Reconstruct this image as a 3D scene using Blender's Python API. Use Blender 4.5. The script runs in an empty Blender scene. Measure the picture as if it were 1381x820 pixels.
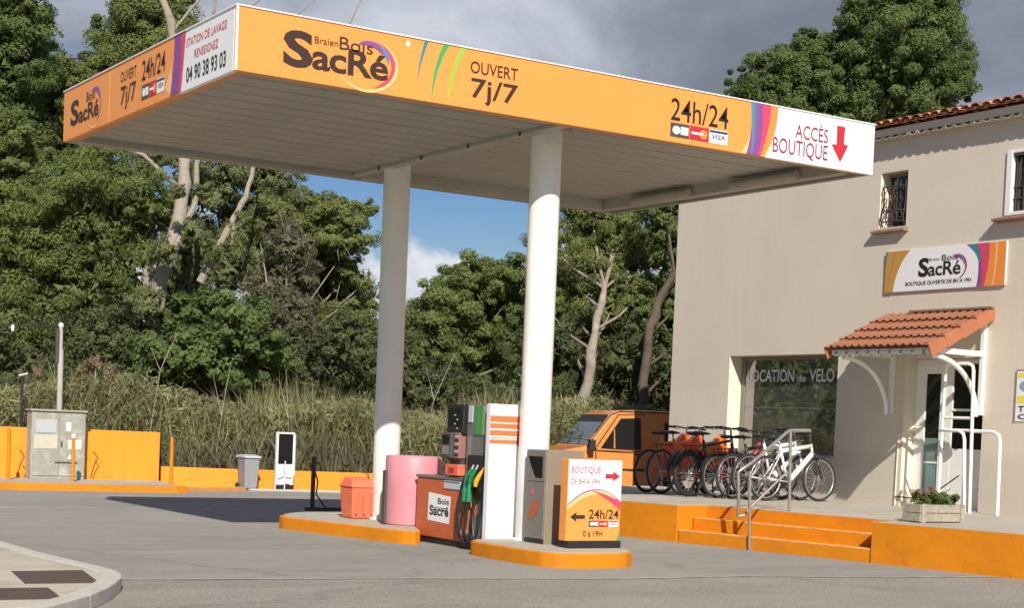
import bpy, math, random
import numpy as np
from mathutils import Vector, Matrix
random.seed(7); rng = np.random.default_rng(7)
S = bpy.context.scene
COL = S.collection
# ------------------------------------------------------------------ camera
cam = bpy.data.cameras.new('camera'); camo = bpy.data.objects.new('camera', cam); COL.objects.link(camo)
Rv = Vector((0.8428, -0.5367, 0.0413)); Dv = Vector((0.538, 0.8418, -0.0429))
Rv.normalize(); Dv = (Dv - Rv * Dv.dot(Rv)).normalized(); Uv = Rv.cross(Dv)
M = Matrix((Rv, Uv, -Dv)).transposed().to_4x4(); M.translation = (0, 0, 1.399)
camo.matrix_world = M
cam.sensor_width = 36; cam.lens = 36 * 2170.6 / 1381
cam.shift_y = (670.35 - 410) / 1381; cam.clip_end = 3000
S.camera = camo
# ------------------------------------------------------------------ light
SUN = Vector((-0.44, -1.0, 0.78)).normalized()
EL = math.asin(SUN.z); AZ = math.atan2(SUN.x, SUN.y)
sl = bpy.data.lights.new('sun', 'SUN'); sl.energy = 4.8; sl.angle = math.radians(0.5); sl.color = (1, 0.93, 0.82)
slo = bpy.data.objects.new('sun', sl); COL.objects.link(slo)
slo.rotation_euler = SUN.to_track_quat('Z', 'Y').to_euler()
W = bpy.data.worlds.new('World'); S.world = W; W.use_nodes = True
S.view_settings.view_transform = 'Standard'; S.view_settings.look = 'None'
S.view_settings.exposure = 0.32; S.view_settings.gamma = 1
def build_world():
    nt = W.node_tree; nt.nodes.clear(); N = nt.nodes.new; L = nt.links.new
    out = N('ShaderNodeOutputWorld'); bg = N('ShaderNodeBackground'); bg.inputs[1].default_value = 0.05
    sky = N('ShaderNodeTexSky'); sky.sky_type = 'NISHITA'; sky.sun_disc = False
    sky.sun_elevation = EL; sky.sun_rotation = AZ; sky.air_density = 1.0; sky.dust_density = 0.6; sky.ozone_density = 1.6
    tc = N('ShaderNodeTexCoord'); sep = N('ShaderNodeSeparateXYZ'); L(tc.outputs['Generated'], sep.inputs[0])
    def ramp(x, pts):
        r = N('ShaderNodeValToRGB'); L(x, r.inputs[0]); e = r.color_ramp.elements
        while len(e) < len(pts): e.new(0.5)
        for k, (p, c) in enumerate(pts):
            e[k].position = p; e[k].color = c if len(c) == 4 else (*c, 1)
        return r.outputs[0]
    def noise(scale, det, rough, sx=1, sz=1, off=0, dist=0.0):
        mp = N('ShaderNodeMapping'); L(tc.outputs['Generated'], mp.inputs[0]); mp.inputs['Scale'].default_value = (sx, sx, sz); mp.inputs['Location'].default_value = (off, off * .7, 0)
        n = N('ShaderNodeTexNoise'); L(mp.outputs[0], n.inputs[0]); n.inputs['Scale'].default_value = scale
        n.inputs['Detail'].default_value = det; n.inputs['Roughness'].default_value = rough; n.inputs['Distortion'].default_value = dist
        return n.outputs[0]
    def mth(op, a, b):
        m = N('ShaderNodeMath'); m.operation = op
        for i, v in enumerate((a, b)):
            if isinstance(v, (int, float)): m.inputs[i].default_value = v
            else: L(v, m.inputs[i])
        return m.outputs[0]
    def mix(f, a, b):
        m = N('ShaderNodeMix'); m.data_type = 'RGBA'; L(f, m.inputs[0])
        for i, v in ((6, a), (7, b)):
            if isinstance(v, tuple): m.inputs[i].default_value = (*v, 1)
            else: L(v, m.inputs[i])
        return m.outputs[2]
    z = sep.outputs[2]
    # grey cloud deck above about ten degrees, ragged lower edge; it goes round the whole sky with gaps
    edge = mth('ADD', z, mth('MULTIPLY', mth('SUBTRACT', noise(5.0, 6, .55), .5), .16))
    deck = ramp(edge, [(0.165, (0, 0, 0)), (0.205, (1, 1, 1))])
    gaps = ramp(noise(1.6, 5, .55, off=4.3), [(0.10, (.0, .0, .0)), (0.22, (1, 1, 1))])
    deckc = ramp(noise(2.9, 8, .60, sz=2.4, off=3.1, dist=.5), [(0.34, (3.2, 3.6, 4.5)), (0.47, (4.4, 4.9, 6.1)), (0.54, (6.0, 6.6, 7.9)), (0.68, (10, 10.6, 11.8))])
    # low cumulus, white tops
    cz = mth('SUBTRACT', noise(9.0, 7, .55, off=2.1), mth('MULTIPLY', mth('ABSOLUTE', mth('SUBTRACT', z, .080), 0), 4.2))
    cum = ramp(cz, [(0.37, (0, 0, 0)), (0.43, (1, 1, 1))])
    cumc = ramp(noise(14, 6, .6, off=.4), [(0.3, (7, 7.8, 9.5)), (0.62, (14, 14.2, 14.8))])
    hs = N('ShaderNodeHueSaturation'); hs.inputs['Hue'].default_value = .522; hs.inputs['Saturation'].default_value = 1.5; hs.inputs['Value'].default_value = 1.25; L(sky.outputs[0], hs.inputs['Color'])
    c1 = mix(cum, hs.outputs[0], cumc)
    # the storm deck stands over the wood; towards the sun the sky is clear
    vd = N('ShaderNodeVectorMath'); vd.operation = 'DOT_PRODUCT'; L(tc.outputs['Generated'], vd.inputs[0]); vd.inputs[1].default_value = (.538, .842, .25)
    side = ramp(mth('ADD', vd.outputs['Value'], mth('MULTIPLY', mth('SUBTRACT', noise(2.2, 5, .55, off=7.7), .5), .5)), [(0.12, (0, 0, 0)), (0.42, (1, 1, 1))])
    c2 = mix(mth('MULTIPLY', mth('MULTIPLY', deck, gaps), side), c1, deckc)
    L(c2, bg.inputs[0]); L(bg.outputs[0], out.inputs[0])
build_world()
# ------------------------------------------------------------------ materials
MATS = {}
def mat(name, col, rough=0.7, metal=0.0, var=0.0, vscale=3.0, bump=0.0, bscale=40.0, spec=None, coat=0.0, dirt=None, dscale=1.2, damt=0.5, ior=None, chips=0.0, streak=0.0, base=None):
    if name in MATS: return MATS[name]
    m = bpy.data.materials.new(name); m.use_nodes = True; nt = m.node_tree; N = nt.nodes.new; L = nt.links.new
    b = nt.nodes['Principled BSDF']; b.inputs['Base Color'].default_value = (*col, 1)
    b.inputs['Roughness'].default_value = rough; b.inputs['Metallic'].default_value = metal
    if spec is not None: b.inputs['Specular IOR Level'].default_value = spec
    if ior: b.inputs['IOR'].default_value = ior
    b.inputs['Coat Weight'].default_value = coat
    tc = N('ShaderNodeTexCoord'); last = None
    def noise(s, d=6, r=.6):
        n = N('ShaderNodeTexNoise'); n.inputs['Scale'].default_value = s; n.inputs['Detail'].default_value = d; n.inputs['Roughness'].default_value = r
        L(tc.outputs['Object'], n.inputs['Vector']); return n.outputs[0]
    if var > 0:
        r = N('ShaderNodeValToRGB'); L(noise(vscale), r.inputs[0]); e = r.color_ramp.elements
        e[0].position = .3; e[1].position = .7
        e[0].color = (*[c * (1 - var) for c in col], 1); e[1].color = (*[min(1, c * (1 + var)) for c in col], 1); last = r.outputs[0]
    if dirt is not None:
        r = N('ShaderNodeValToRGB'); L(noise(dscale, 8, .68), r.inputs[0]); e = r.color_ramp.elements; e[0].position = .5; e[1].position = .72
        e[1].color = (damt, damt, damt, 1); e[0].color = (0, 0, 0, 1)
        mx = N('ShaderNodeMix'); mx.data_type = 'RGBA'; L(r.outputs[0], mx.inputs[0])
        if last: L(last, mx.inputs[6])
        else: mx.inputs[6].default_value = (*col, 1)
        mx.inputs[7].default_value = (*dirt, 1); last = mx.outputs[2]
    def src(): 
        if last: return last
        r = N('ShaderNodeRGB'); r.outputs[0].default_value = (*col, 1); return r.outputs[0]
    def over(fac, colr, prev, blend='MIX'):
        mx = N('ShaderNodeMix'); mx.data_type = 'RGBA'; mx.blend_type = blend; L(fac, mx.inputs[0]); L(prev, mx.inputs[6]); mx.inputs[7].default_value = (*colr, 1); return mx.outputs[2]
    def thr(x, a, b_, top=1.0):
        r = N('ShaderNodeMapRange'); r.inputs[1].default_value = a; r.inputs[2].default_value = b_; r.inputs[4].default_value = top; L(x, r.inputs[0]); return r.outputs[0]
    def snoise(scl, s, d=5, r=.6):
        mp = N('ShaderNodeMapping'); mp.inputs['Scale'].default_value = scl; L(tc.outputs['Object'], mp.inputs[0])
        n = N('ShaderNodeTexNoise'); n.inputs['Scale'].default_value = s; n.inputs['Detail'].default_value = d; n.inputs['Roughness'].default_value = r; L(mp.outputs[0], n.inputs['Vector']); return n.outputs[0]
    if streak > 0:
        last = over(thr(snoise((5, 5, .35), 1.3, 6, .65), .52, .72, streak), tuple(c * .62 for c in col), src())
    if base:                                  # splash zone of dirt near the ground, ragged upper edge
        sp_ = N('ShaderNodeSeparateXYZ'); L(tc.outputs['Object'], sp_.inputs[0]); ad = N('ShaderNodeMath'); ad.operation = 'MULTIPLY_ADD'; L(snoise((1, 1, .4), 3.0), ad.inputs[0]); ad.inputs[1].default_value = -base[1]; L(sp_.outputs[2], ad.inputs[2])
        last = over(thr(ad.outputs[0], base[0], base[0] - base[1] * .8, base[2]), tuple(c * .6 for c in col), src())
    if chips > 0:
        last = over(thr(snoise((1, 1, 1.6), 9, 8, .75), .66 - chips * .05, .69 - chips * .05, .85), (.30, .25, .18), src())
        last = over(thr(snoise((1.2, 1.2, 7), 2.6, 7, .7), .60, .74, .55 * min(1, chips)), (.07, .045, .03), src())
    if last: L(last, b.inputs['Base Color'])
    if bump > 0:
        bp = N('ShaderNodeBump'); bp.inputs['Strength'].default_value = bump; bp.inputs['Distance'].default_value = .01
        L(noise(bscale, 4), bp.inputs['Height']); L(bp.outputs[0], b.inputs['Normal'])
    MATS[name] = m; return m
def leafmat(name, col, var=.35, yellow=(.16, .14, .03)):
    m = bpy.data.materials.new(name); m.use_nodes = True; nt = m.node_tree; N = nt.nodes.new; L = nt.links.new
    b = nt.nodes['Principled BSDF']; b.inputs['Roughness'].default_value = .62; b.inputs['Specular IOR Level'].default_value = .25
    at = N('ShaderNodeAttribute'); at.attribute_name = 'tint'
    r = N('ShaderNodeValToRGB'); L(at.outputs['Fac'], r.inputs[0]); e = r.color_ramp.elements
    e[0].color = (*[c * (1 - var) for c in col], 1); e[0].position = 0
    e[1].color = (*[c * (1 + var) for c in col], 1); e[1].position = .85
    n = e.new(1.0); n.color = (*yellow, 1)
    L(r.outputs[0], b.inputs['Base Color'])
    tr = N('ShaderNodeBsdfTranslucent'); L(r.outputs[0], tr.inputs[0]); mx = N('ShaderNodeMixShader'); mx.inputs[0].default_value = .5
    L(b.outputs[0], mx.inputs[1]); L(tr.outputs[0], mx.inputs[2]); L(mx.outputs[0], nt.nodes['Material Output'].inputs[0])
    return m
ORANGE = (0.78, 0.255, 0.012)
m_orange_kerb = mat('orange_kerb_paint', (0.62, 0.212, 0.006), .7, spec=.25, var=.09, vscale=2, bump=.25, bscale=60, dirt=(.42, .14, .02), dscale=2.6, damt=.5, chips=.65)
m_orange_wall = mat('orange_wall_paint', (0.86, 0.285, 0.012), .65, var=.05, vscale=1.5, bump=.2, bscale=30, dirt=(.55, .19, .015), dscale=1.6, damt=.35, chips=.25, streak=.35)
m_orange_fascia = mat('orange_fascia_sheet', (0.83, 0.315, 0.068), .42, var=.03, vscale=.6)
m_white_fascia = mat('white_fascia_sheet', (0.80, 0.80, 0.80), .42, var=.02, vscale=.8)
m_white = mat('white_paint', (0.80, 0.79, 0.76), .45, var=.04, vscale=4)
m_column = mat('column_paint', (0.80, 0.785, 0.74), .4, var=.03, vscale=2, dirt=(.6, .56, .5), dscale=1.5, damt=.3, streak=.22, base=(.75, .45, .4))
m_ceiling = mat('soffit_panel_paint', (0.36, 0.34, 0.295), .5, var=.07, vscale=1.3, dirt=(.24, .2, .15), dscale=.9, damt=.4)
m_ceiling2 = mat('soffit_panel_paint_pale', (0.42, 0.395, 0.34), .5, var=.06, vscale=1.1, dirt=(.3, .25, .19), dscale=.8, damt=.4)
m_gap = mat('soffit_void', (0.05, 0.045, 0.04), .9)
m_render = mat('beige_wall_render', (0.64, 0.575, 0.475), .9, var=.03, vscale=.7, bump=.35, bscale=90, dirt=(.56, .50, .41), dscale=.55, damt=.4, streak=.10, base=(1.22, .35, .30))
m_reveal = mat('cream_reveal_paint', (0.74, 0.68, 0.55), .8, var=.03, bump=.1)
m_pave = mat('pale_platform_concrete', (0.42, 0.385, 0.32), .85, var=.1, vscale=1.2, bump=.3, bscale=70, dirt=(.24, .215, .18), dscale=1.3, damt=.6, chips=.15)
m_kerb = mat('grey_kerb_stone', (0.50, 0.47, 0.41), .85, var=.12, vscale=3, bump=.4, bscale=50, dirt=(.2, .18, .15), dscale=3, damt=.5)
m_side = mat('beige_island_concrete', (0.47, 0.42, 0.33), .88, var=.09, vscale=1.5, bump=.3, bscale=60, dirt=(.24, .2, .15), dscale=1.1, damt=.6)
m_black = mat('black_plastic', (0.018, 0.018, 0.018), .45)
m_rubber = mat('tyre_rubber', (0.02, 0.02, 0.02), .75, bump=.3, bscale=120)
m_dark = mat('dark_grey_metal', (0.07, 0.065, 0.06), .5, var=.1)
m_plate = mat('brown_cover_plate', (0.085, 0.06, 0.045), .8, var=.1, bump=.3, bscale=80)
m_greyp = mat('grey_pump_sheet', (0.20, 0.19, 0.18), .4, metal=.2, var=.06)
m_kiosk = mat('taupe_kiosk_sheet', (0.26, 0.21, 0.155), .5, var=.05)
m_kioskf = mat('grey_kiosk_door', (0.20, 0.185, 0.165), .45, metal=.1, var=.05)
m_redor = mat('red_orange_cabinet', (0.52, 0.125, 0.045), .45, var=.05)
m_binred = mat('faded_red_plastic', (0.72, 0.165, 0.085), .5, var=.08, vscale=5)
m_pink = mat('pink_drum_plastic', (0.60, 0.235, 0.275), .5, var=.05, vscale=2, dirt=(.66, .36, .38), dscale=2, damt=.35)
m_green = mat('green_plastic', (0.015, 0.20, 0.085), .4)
m_green2 = mat('green_panel', (0.06, 0.27, 0.07), .45)
m_yellow = mat('yellow_plastic', (0.85, 0.42, 0.02), .4)
m_silver = mat('silver_metal', (0.45, 0.45, 0.46), .35, metal=.7, var=.1)
m_steel = mat('galvanised_steel', (0.42, 0.40, 0.37), .38, metal=.75, var=.12, vscale=8)
m_screen = mat('dark_screen', (0.012, 0.012, 0.014), .12)
m_print_dark = mat('dark_brown_print', (0.045, 0.022, 0.018), .5)
m_print_black = mat('black_print', (0.012, 0.012, 0.014), .5)
m_print_red = mat('red_print', (0.50, 0.022, 0.04), .5)
m_print_wine = mat('wine_red_print', (0.33, 0.018, 0.06), .5)
m_print_white = mat('white_print', (0.8, 0.8, 0.8), .5)
m_p_purple = mat('purple_print', (0.24, 0.07, 0.26), .5)
m_p_blue = mat('blue_print', (0.10, 0.21, 0.42), .5)
m_p_teal = mat('teal_print', (0.045, 0.22, 0.27), .5)
m_p_green = mat('green_print', (0.05, 0.36, 0.10), .5)
m_p_lime = mat('lime_print', (0.30, 0.48, 0.06), .5)
m_p_pale = mat('pale_orange_print', (0.85, 0.52, 0.22), .5)
m_p_ochre = mat('ochre_print', (0.50, 0.27, 0.06), .5)
m_p_ochre2 = mat('dark_ochre_print', (0.36, 0.20, 0.05), .5)
m_p_orange = mat('orange_print', (0.80, 0.26, 0.05), .5)
m_p_rose = mat('rose_print', (0.62, 0.06, 0.13), .5)
m_p_navy = mat('navy_print', (0.03, 0.04, 0.16), .5)
m_glass = mat('window_glass', (0.050, 0.053, 0.050), .02, ior=3.0)
m_glassd = mat('dark_window_glass', (0.010, 0.011, 0.012), .06, ior=1.6)
m_glassg = mat('pale_green_glass', (0.16, 0.24, 0.23), .1, ior=1.6)
m_interior = mat('dark_interior', (0.03, 0.028, 0.025), .9)
m_tile = mat('terracotta_tile', (0.27, 0.112, 0.064), .92, spec=.2, var=.38, vscale=13, bump=1.0, bscale=45, dirt=(.17, .095, .06), dscale=11, damt=.75)
m_tile2 = mat('terracotta_tile_sunbleached', (0.50, 0.215, 0.115), .85, var=.25, vscale=6, bump=.4, bscale=60, dirt=(.42, .26, .17), dscale=6, damt=.7)
m_verge = mat('smooth_terracotta', (0.38, 0.135, 0.064), .8, var=.1, vscale=4, bump=.1)
m_iron = mat('rusty_iron', (0.055, 0.038, 0.03), .6, var=.2)
m_sillm = mat('terracotta_sill', (0.27, 0.16, 0.105), .8, var=.12, bump=.2)
m_wood = mat('weathered_grey_wood', (0.33, 0.29, 0.23), .9, var=.22, vscale=14, bump=.5, bscale=60)
m_cab = mat('grey_cabinet_paint', (0.33, 0.33, 0.28), .6, var=.08, vscale=3, dirt=(.46, .46, .40), dscale=4, damt=.6)
m_cabdoor = mat('grey_door_scuffed', (0.30, 0.30, 0.255), .6, var=.1, vscale=6, dirt=(.50, .50, .44), dscale=5.5, damt=.85)
m_concrete = mat('pole_concrete', (0.42, 0.40, 0.36), .8, var=.06)
m_binlid = mat('pale_bin_lid', (0.50, 0.52, 0.56), .5)
m_bingrey = mat('grey_bin_plastic', (0.27, 0.28, 0.30), .5, var=.04)
m_vanor = mat('orange_van_paint', (0.66, 0.25, 0.06), .3, coat=.6, var=.03)
m_vantrim = mat('van_black_trim', (0.02, 0.02, 0.02), .55)
m_bark = mat('grey_brown_bark', (0.29, 0.25, 0.20), .9, var=.35, vscale=4, bump=.9, bscale=18)
m_barkl = mat('pale_peeling_bark', (0.30, 0.26, 0.21), .9, var=.38, vscale=5, bump=1.0, bscale=14, dirt=(.12, .095, .07), dscale=5, damt=.85)
m_barkd = mat('dark_bark', (0.10, 0.075, 0.055), .9, var=.3, vscale=4, bump=.8, bscale=18)
m_wire = mat('black_cable', (0.02, 0.02, 0.02), .6)
lm_pine = leafmat('pine_foliage', (0.190, 0.240, 0.076)); lm_pine2 = leafmat('olive_pine_foliage', (0.215, 0.250, 0.082))
lm_dark = leafmat('dark_foliage', (0.140, 0.170, 0.072)); lm_leaf = leafmat('bright_leaf_foliage', (0.150, 0.210, 0.066))
lm_euc = leafmat('grey_green_foliage', (0.220, 0.250, 0.110)); lm_oak = leafmat('oak_foliage', (0.150, 0.205, 0.066), .4)
lm_reed = leafmat('reed_foliage', (0.31, 0.30, 0.15), .45, (.46, .40, .23)); lm_grey = leafmat('twiggy_grey_foliage', (0.20, 0.195, 0.125), .35)
lm_plume = leafmat('reed_plumes', (0.36, 0.28, 0.19), .25, (.45, .36, .26)); lm_flower = leafmat('pink_flowers', (0.42, 0.19, 0.15), .4, (.5, .35, .25))
# ------------------------------------------------------------------ mesh helpers
class MB:
    def __init__(s): s.v = []; s.f = []
    def add(s, vs, fs):
        o = len(s.v); s.v += [tuple(v) for v in vs]; s.f += [tuple(i + o for i in f) for f in fs]; return s
    def box(s, x0, x1, y0, y1, z0, z1):
        return s.add([(x0, y0, z0), (x1, y0, z0), (x1, y1, z0), (x0, y1, z0), (x0, y0, z1), (x1, y0, z1), (x1, y1, z1), (x0, y1, z1)],
                     [(0, 3, 2, 1), (4, 5, 6, 7), (0, 1, 5, 4), (1, 2, 6, 5), (2, 3, 7, 6), (3, 0, 4, 7)])
    def prism(s, poly, axis, a, b):
        """poly of 2d points swept along axis from a to b; for 'x' poly=(y,z), 'y' poly=(x,z), 'z' poly=(x,y)"""
        n = len(poly)
        def P(p, t): return {'x': (t, p[0], p[1]), 'y': (p[0], t, p[1]), 'z': (p[0], p[1], t)}[axis]
        vs = [P(p, a) for p in poly] + [P(p, b) for p in poly]
        fs = [tuple(range(n - 1, -1, -1)), tuple(range(n, 2 * n))] + [(i, (i + 1) % n, (i + 1) % n + n, i + n) for i in range(n)]
        return s.add(vs, fs)
    def tube(s, pts, r, n=8, caps=True, smooth=0):
        pts = [Vector(p) for p in pts]; k = len(pts); rs = r if isinstance(r, (list, tuple)) else [r] * k
        vs = []; fs = []; up = None
        for i, p in enumerate(pts):
            t = (pts[min(i + 1, k - 1)] - pts[max(i - 1, 0)]).normalized()
            if up is None: up = Vector((0, 0, 1)) if abs(t.z) < .9 else Vector((1, 0, 0))
            a = t.cross(up).normalized(); up = a.cross(t).normalized()
            for j in range(n):
                w = 2 * math.pi * j / n; vs.append(p + (a * math.cos(w) + up * math.sin(w)) * rs[i])
        for i in range(k - 1):
            for j in range(n): fs.append((i * n + j, i * n + (j + 1) % n, (i + 1) * n + (j + 1) % n, (i + 1) * n + j))
        if caps: fs.append(tuple(range(n - 1, -1, -1))); fs.append(tuple((k - 1) * n + j for j in range(n)))
        return s.add(vs, fs)
    def lathe(s, c, prof, n=24, axis='z', a0=0, a1=2 * math.pi):
        vs = []; fs = []; k = len(prof); full = abs(a1 - a0 - 2 * math.pi) < 1e-6; m = n if full else n + 1
        for (r, h) in prof:
            for j in range(m):
                w = a0 + (a1 - a0) * j / n; x, y = r * math.cos(w), r * math.sin(w)
                vs.append({'z': (c[0] + x, c[1] + y, c[2] + h), 'y': (c[0] + x, c[1] + h, c[2] + y), 'x': (c[0] + h, c[1] + x, c[2] + y)}[axis])
        for i in range(k - 1):
            for j in range(n):
                a, b = i * m + j, i * m + (j + 1) % m; fs.append((a, b, b + m, a + m))
        return s.add(vs, fs)
    def torus(s, c, R, r, n=28, k=8, axis='y', sy=1.0):
        vs = []; fs = []
        for i in range(n):
            w = 2 * math.pi * i / n
            for j in range(k):
                q = 2 * math.pi * j / k; rr = R + r * math.cos(q); h = r * math.sin(q) * sy
                vs.append((c[0] + rr * math.cos(w), c[1] + h, c[2] + rr * math.sin(w)) if axis == 'y' else (c[0] + rr * math.cos(w), c[1] + rr * math.sin(w), c[2] + h))
        for i in range(n):
            for j in range(k): fs.append((i * k + j, i * k + (j + 1) % k, ((i + 1) % n) * k + (j + 1) % k, ((i + 1) % n) * k + j))
        return s.add(vs, fs)
    def mesh(s, name, m, off=(0, 0, 0), smooth=False):
        me = bpy.data.meshes.new(name); o = Vector(off)
        me.from_pydata([Vector(v) - o for v in s.v], [], s.f)
        import bmesh
        bm = bmesh.new(); bm.from_mesh(me); bmesh.ops.recalc_face_normals(bm, faces=bm.faces); bm.to_mesh(me); bm.free()
        me.materials.append(m)
        if smooth: me.shade_auto_smooth(angle=math.radians(40)) if hasattr(me, 'shade_auto_smooth') else [setattr(p, 'use_smooth', True) for p in me.polygons]
        return me
    def build(s, name, m, parent=None, bevel=0, smooth=False, seg=2):
        off = wloc(parent); me = s.mesh(name, m, off, smooth)
        if smooth: me.polygons.foreach_set('use_smooth', [True] * len(me.polygons)); 
        if smooth:
            try: me.set_sharp_from_angle(angle=math.radians(38))
            except Exception: pass
        o = bpy.data.objects.new(name, me); COL.objects.link(o); o.parent = parent
        if bevel:
            b = o.modifiers.new('bevel', 'BEVEL'); b.width = bevel; b.segments = seg; b.limit_method = 'ANGLE'
        return o
def wloc(o):
    v = Vector((0, 0, 0))
    while o is not None: v += o.location; o = o.parent
    return v
def tag(o, label, cat, group=None):
    o['label'] = label; o['category'] = cat
    if group: o['group'] = group
    return o
def thing(name, label, cat, loc=(0, 0, 0), group=None):
    o = bpy.data.objects.new(name, None); COL.objects.link(o); o.location = loc; o.empty_display_size = .2
    return tag(o, label, cat, group)
def struct(o): o['kind'] = 'structure'; return o
def copy_tree(o, parent=None):
    c = o.copy(); COL.objects.link(c); c.parent = parent
    for ch in [x for x in KIDS.get(o.name, [])]: copy_tree(ch, c)
    return c
KIDS = {}
def index_kids():
    KIDS.clear()
    for o in COL.objects:
        if o.parent: KIDS.setdefault(o.parent.name, []).append(o)
class Plane:
    """a flat face in the world: origin, u to the right as one reads it, v up, n towards the reader"""
    def __init__(s, o, u, n): s.o = Vector(o); s.u = Vector(u).normalized(); s.n = Vector(n).normalized(); s.v = s.n.cross(s.u)
    def p(s, a, b, h=0): return s.o + s.u * a + s.v * b + s.n * h
def decal(name, pl, poly, m, parent, h=.003):
    return MB().add([pl.p(a, b, h) for a, b in poly], [tuple(range(len(poly)))]).build(name, m, parent)
def strip(name, pl, left, right, m, parent, h=.003):
    """band between two polylines (same number of points)"""
    n = len(left); return MB().add([pl.p(a, b, h) for a, b in left] + [pl.p(a, b, h) for a, b in right], [(i, i + 1, n + i + 1, n + i) for i in range(n - 1)]).build(name, m, parent)
def curve2(p0, p1, p2, n=14):
    return [((1 - t) ** 2 * p0[0] + 2 * t * (1 - t) * p1[0] + t * t * p2[0], (1 - t) ** 2 * p0[1] + 2 * t * (1 - t) * p1[1] + t * t * p2[1]) for t in [i / n for i in range(n + 1)]]
def text(txt, pl, a0, a1, b0, b1, m, parent, name='lettering', bold=0.0, h=.005, slant=0.0, space=1.0, extr=0.0):
    """lettering fitted into the rectangle a0..a1, b0..b1 of the plane"""
    cu = bpy.data.curves.new('t', 'FONT'); cu.body = txt; cu.offset = bold; cu.shear = slant; cu.space_character = space; cu.resolution_u = 3; cu.extrude = extr
    ob = bpy.data.objects.new('t', cu); COL.objects.link(ob); bpy.context.view_layer.update()
    me = bpy.data.meshes.new_from_object(ob.evaluated_get(bpy.context.evaluated_depsgraph_get())); bpy.data.objects.remove(ob); bpy.data.curves.remove(cu)
    co = np.empty(len(me.vertices) * 3); me.vertices.foreach_get('co', co); co = co.reshape(-1, 3)
    mn, mx = co.min(0), co.max(0); off = wloc(parent); out = []
    for c in co:
        x = a0 + (c[0] - mn[0]) / (mx[0] - mn[0]) * (a1 - a0); y = b0 + (c[1] - mn[1]) / (mx[1] - mn[1]) * (b1 - b0)
        out.extend(pl.p(x, y, h + c[2]) - off)
    me.vertices.foreach_set('co', out); me.materials.clear(); me.materials.append(m); me.update()
    o = bpy.data.objects.new(name, me); COL.objects.link(o); o.parent = parent; return o
def swirl(pl, cx, cy, rx, ry, parent, h=.004, back=True):
    """the coloured ring swoosh at the end of the emblem"""
    def arc(a0, a1, r0, w, m, hh, nm='emblem_swoosh'):
        n = 22; L_, R_ = [], []
        for i in range(n + 1):
            t = i / n; a = math.radians(a0 + (a1 - a0) * t); ww = w * math.sin(math.pi * min(1, max(0, t))) ** .8
            L_.append((cx + rx * (r0 + ww) * math.cos(a), cy + ry * (r0 + ww) * math.sin(a))); R_.append((cx + rx * r0 * math.cos(a), cy + ry * r0 * math.sin(a)))
        strip(nm, pl, L_, R_, m, parent, hh)
    if back: arc(-160, 75, 1.06, .12, m_p_pale, h)
    arc(-60, 80, .92, .15, m_p_rose, h + .001); arc(5, 95, .80, .17, m_p_blue, h + .0015); arc(35, 115, .74, .2, m_p_purple, h + .002); arc(-75, 30, .97, .07, m_p_navy if not back else m_p_rose, h + .0025)
def cards(pl, a0, a1, b0, b1, parent, h=.004):
    """three payment card emblems side by side"""
    w = (a1 - a0) / 3
    for k in range(3):
        x0, x1 = a0 + k * w + .004, a0 + (k + 1) * w - .004; H = b1 - b0
        decal('card_emblem', pl, [(x0, b0), (x1, b0), (x1, b1), (x0, b1)], (m_dark, m_print_red, m_print_white)[k], parent, h)
        if k == 0:
            c = (x0 + w * .3, (b0 + b1) / 2)
            decal('card_mark', pl, [(c[0] + w * .2 * math.cos(a), c[1] + H * .3 * math.sin(a)) for a in [i * math.pi / 8 for i in range(16)]], m_print_white, parent, h + .001)
            decal('card_mark', pl, [(x0 + w * .52, b0 + H * .22), (x1 - w * .06, b0 + H * .22), (x1 - w * .06, b1 - H * .22), (x0 + w * .52, b1 - H * .22)], m_print_white, parent, h + .001)
        if k == 1:
            c = (x1 - w * .27, (b0 + b1) / 2)
            decal('card_mark', pl, [(c[0] + w * .2 * math.cos(a), c[1] + H * .34 * math.sin(a)) for a in [i * math.pi / 8 for i in range(16)]], m_p_orange, parent, h + .001)
            decal('card_mark', pl, [(x0 + w * .08, b0 + H * .42), (x1 - w * .3, b0 + H * .42), (x1 - w * .3, b0 + H * .58), (x0 + w * .08, b0 + H * .58)], m_print_white, parent, h + .0015)
        if k == 2:
            decal('card_mark', pl, [(x0 + .004, b1 - H * .24), (x1 - .004, b1 - H * .24), (x1 - .004, b1 - H * .06), (x0 + .004, b1 - H * .06)], m_p_navy, parent, h + .001)
            text('VISA', pl, x0 + w * .14, x1 - w * .14, b0 + H * .3, b1 - H * .34, m_p_navy, parent, 'card_mark', .02, h + .001, .2)
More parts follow.
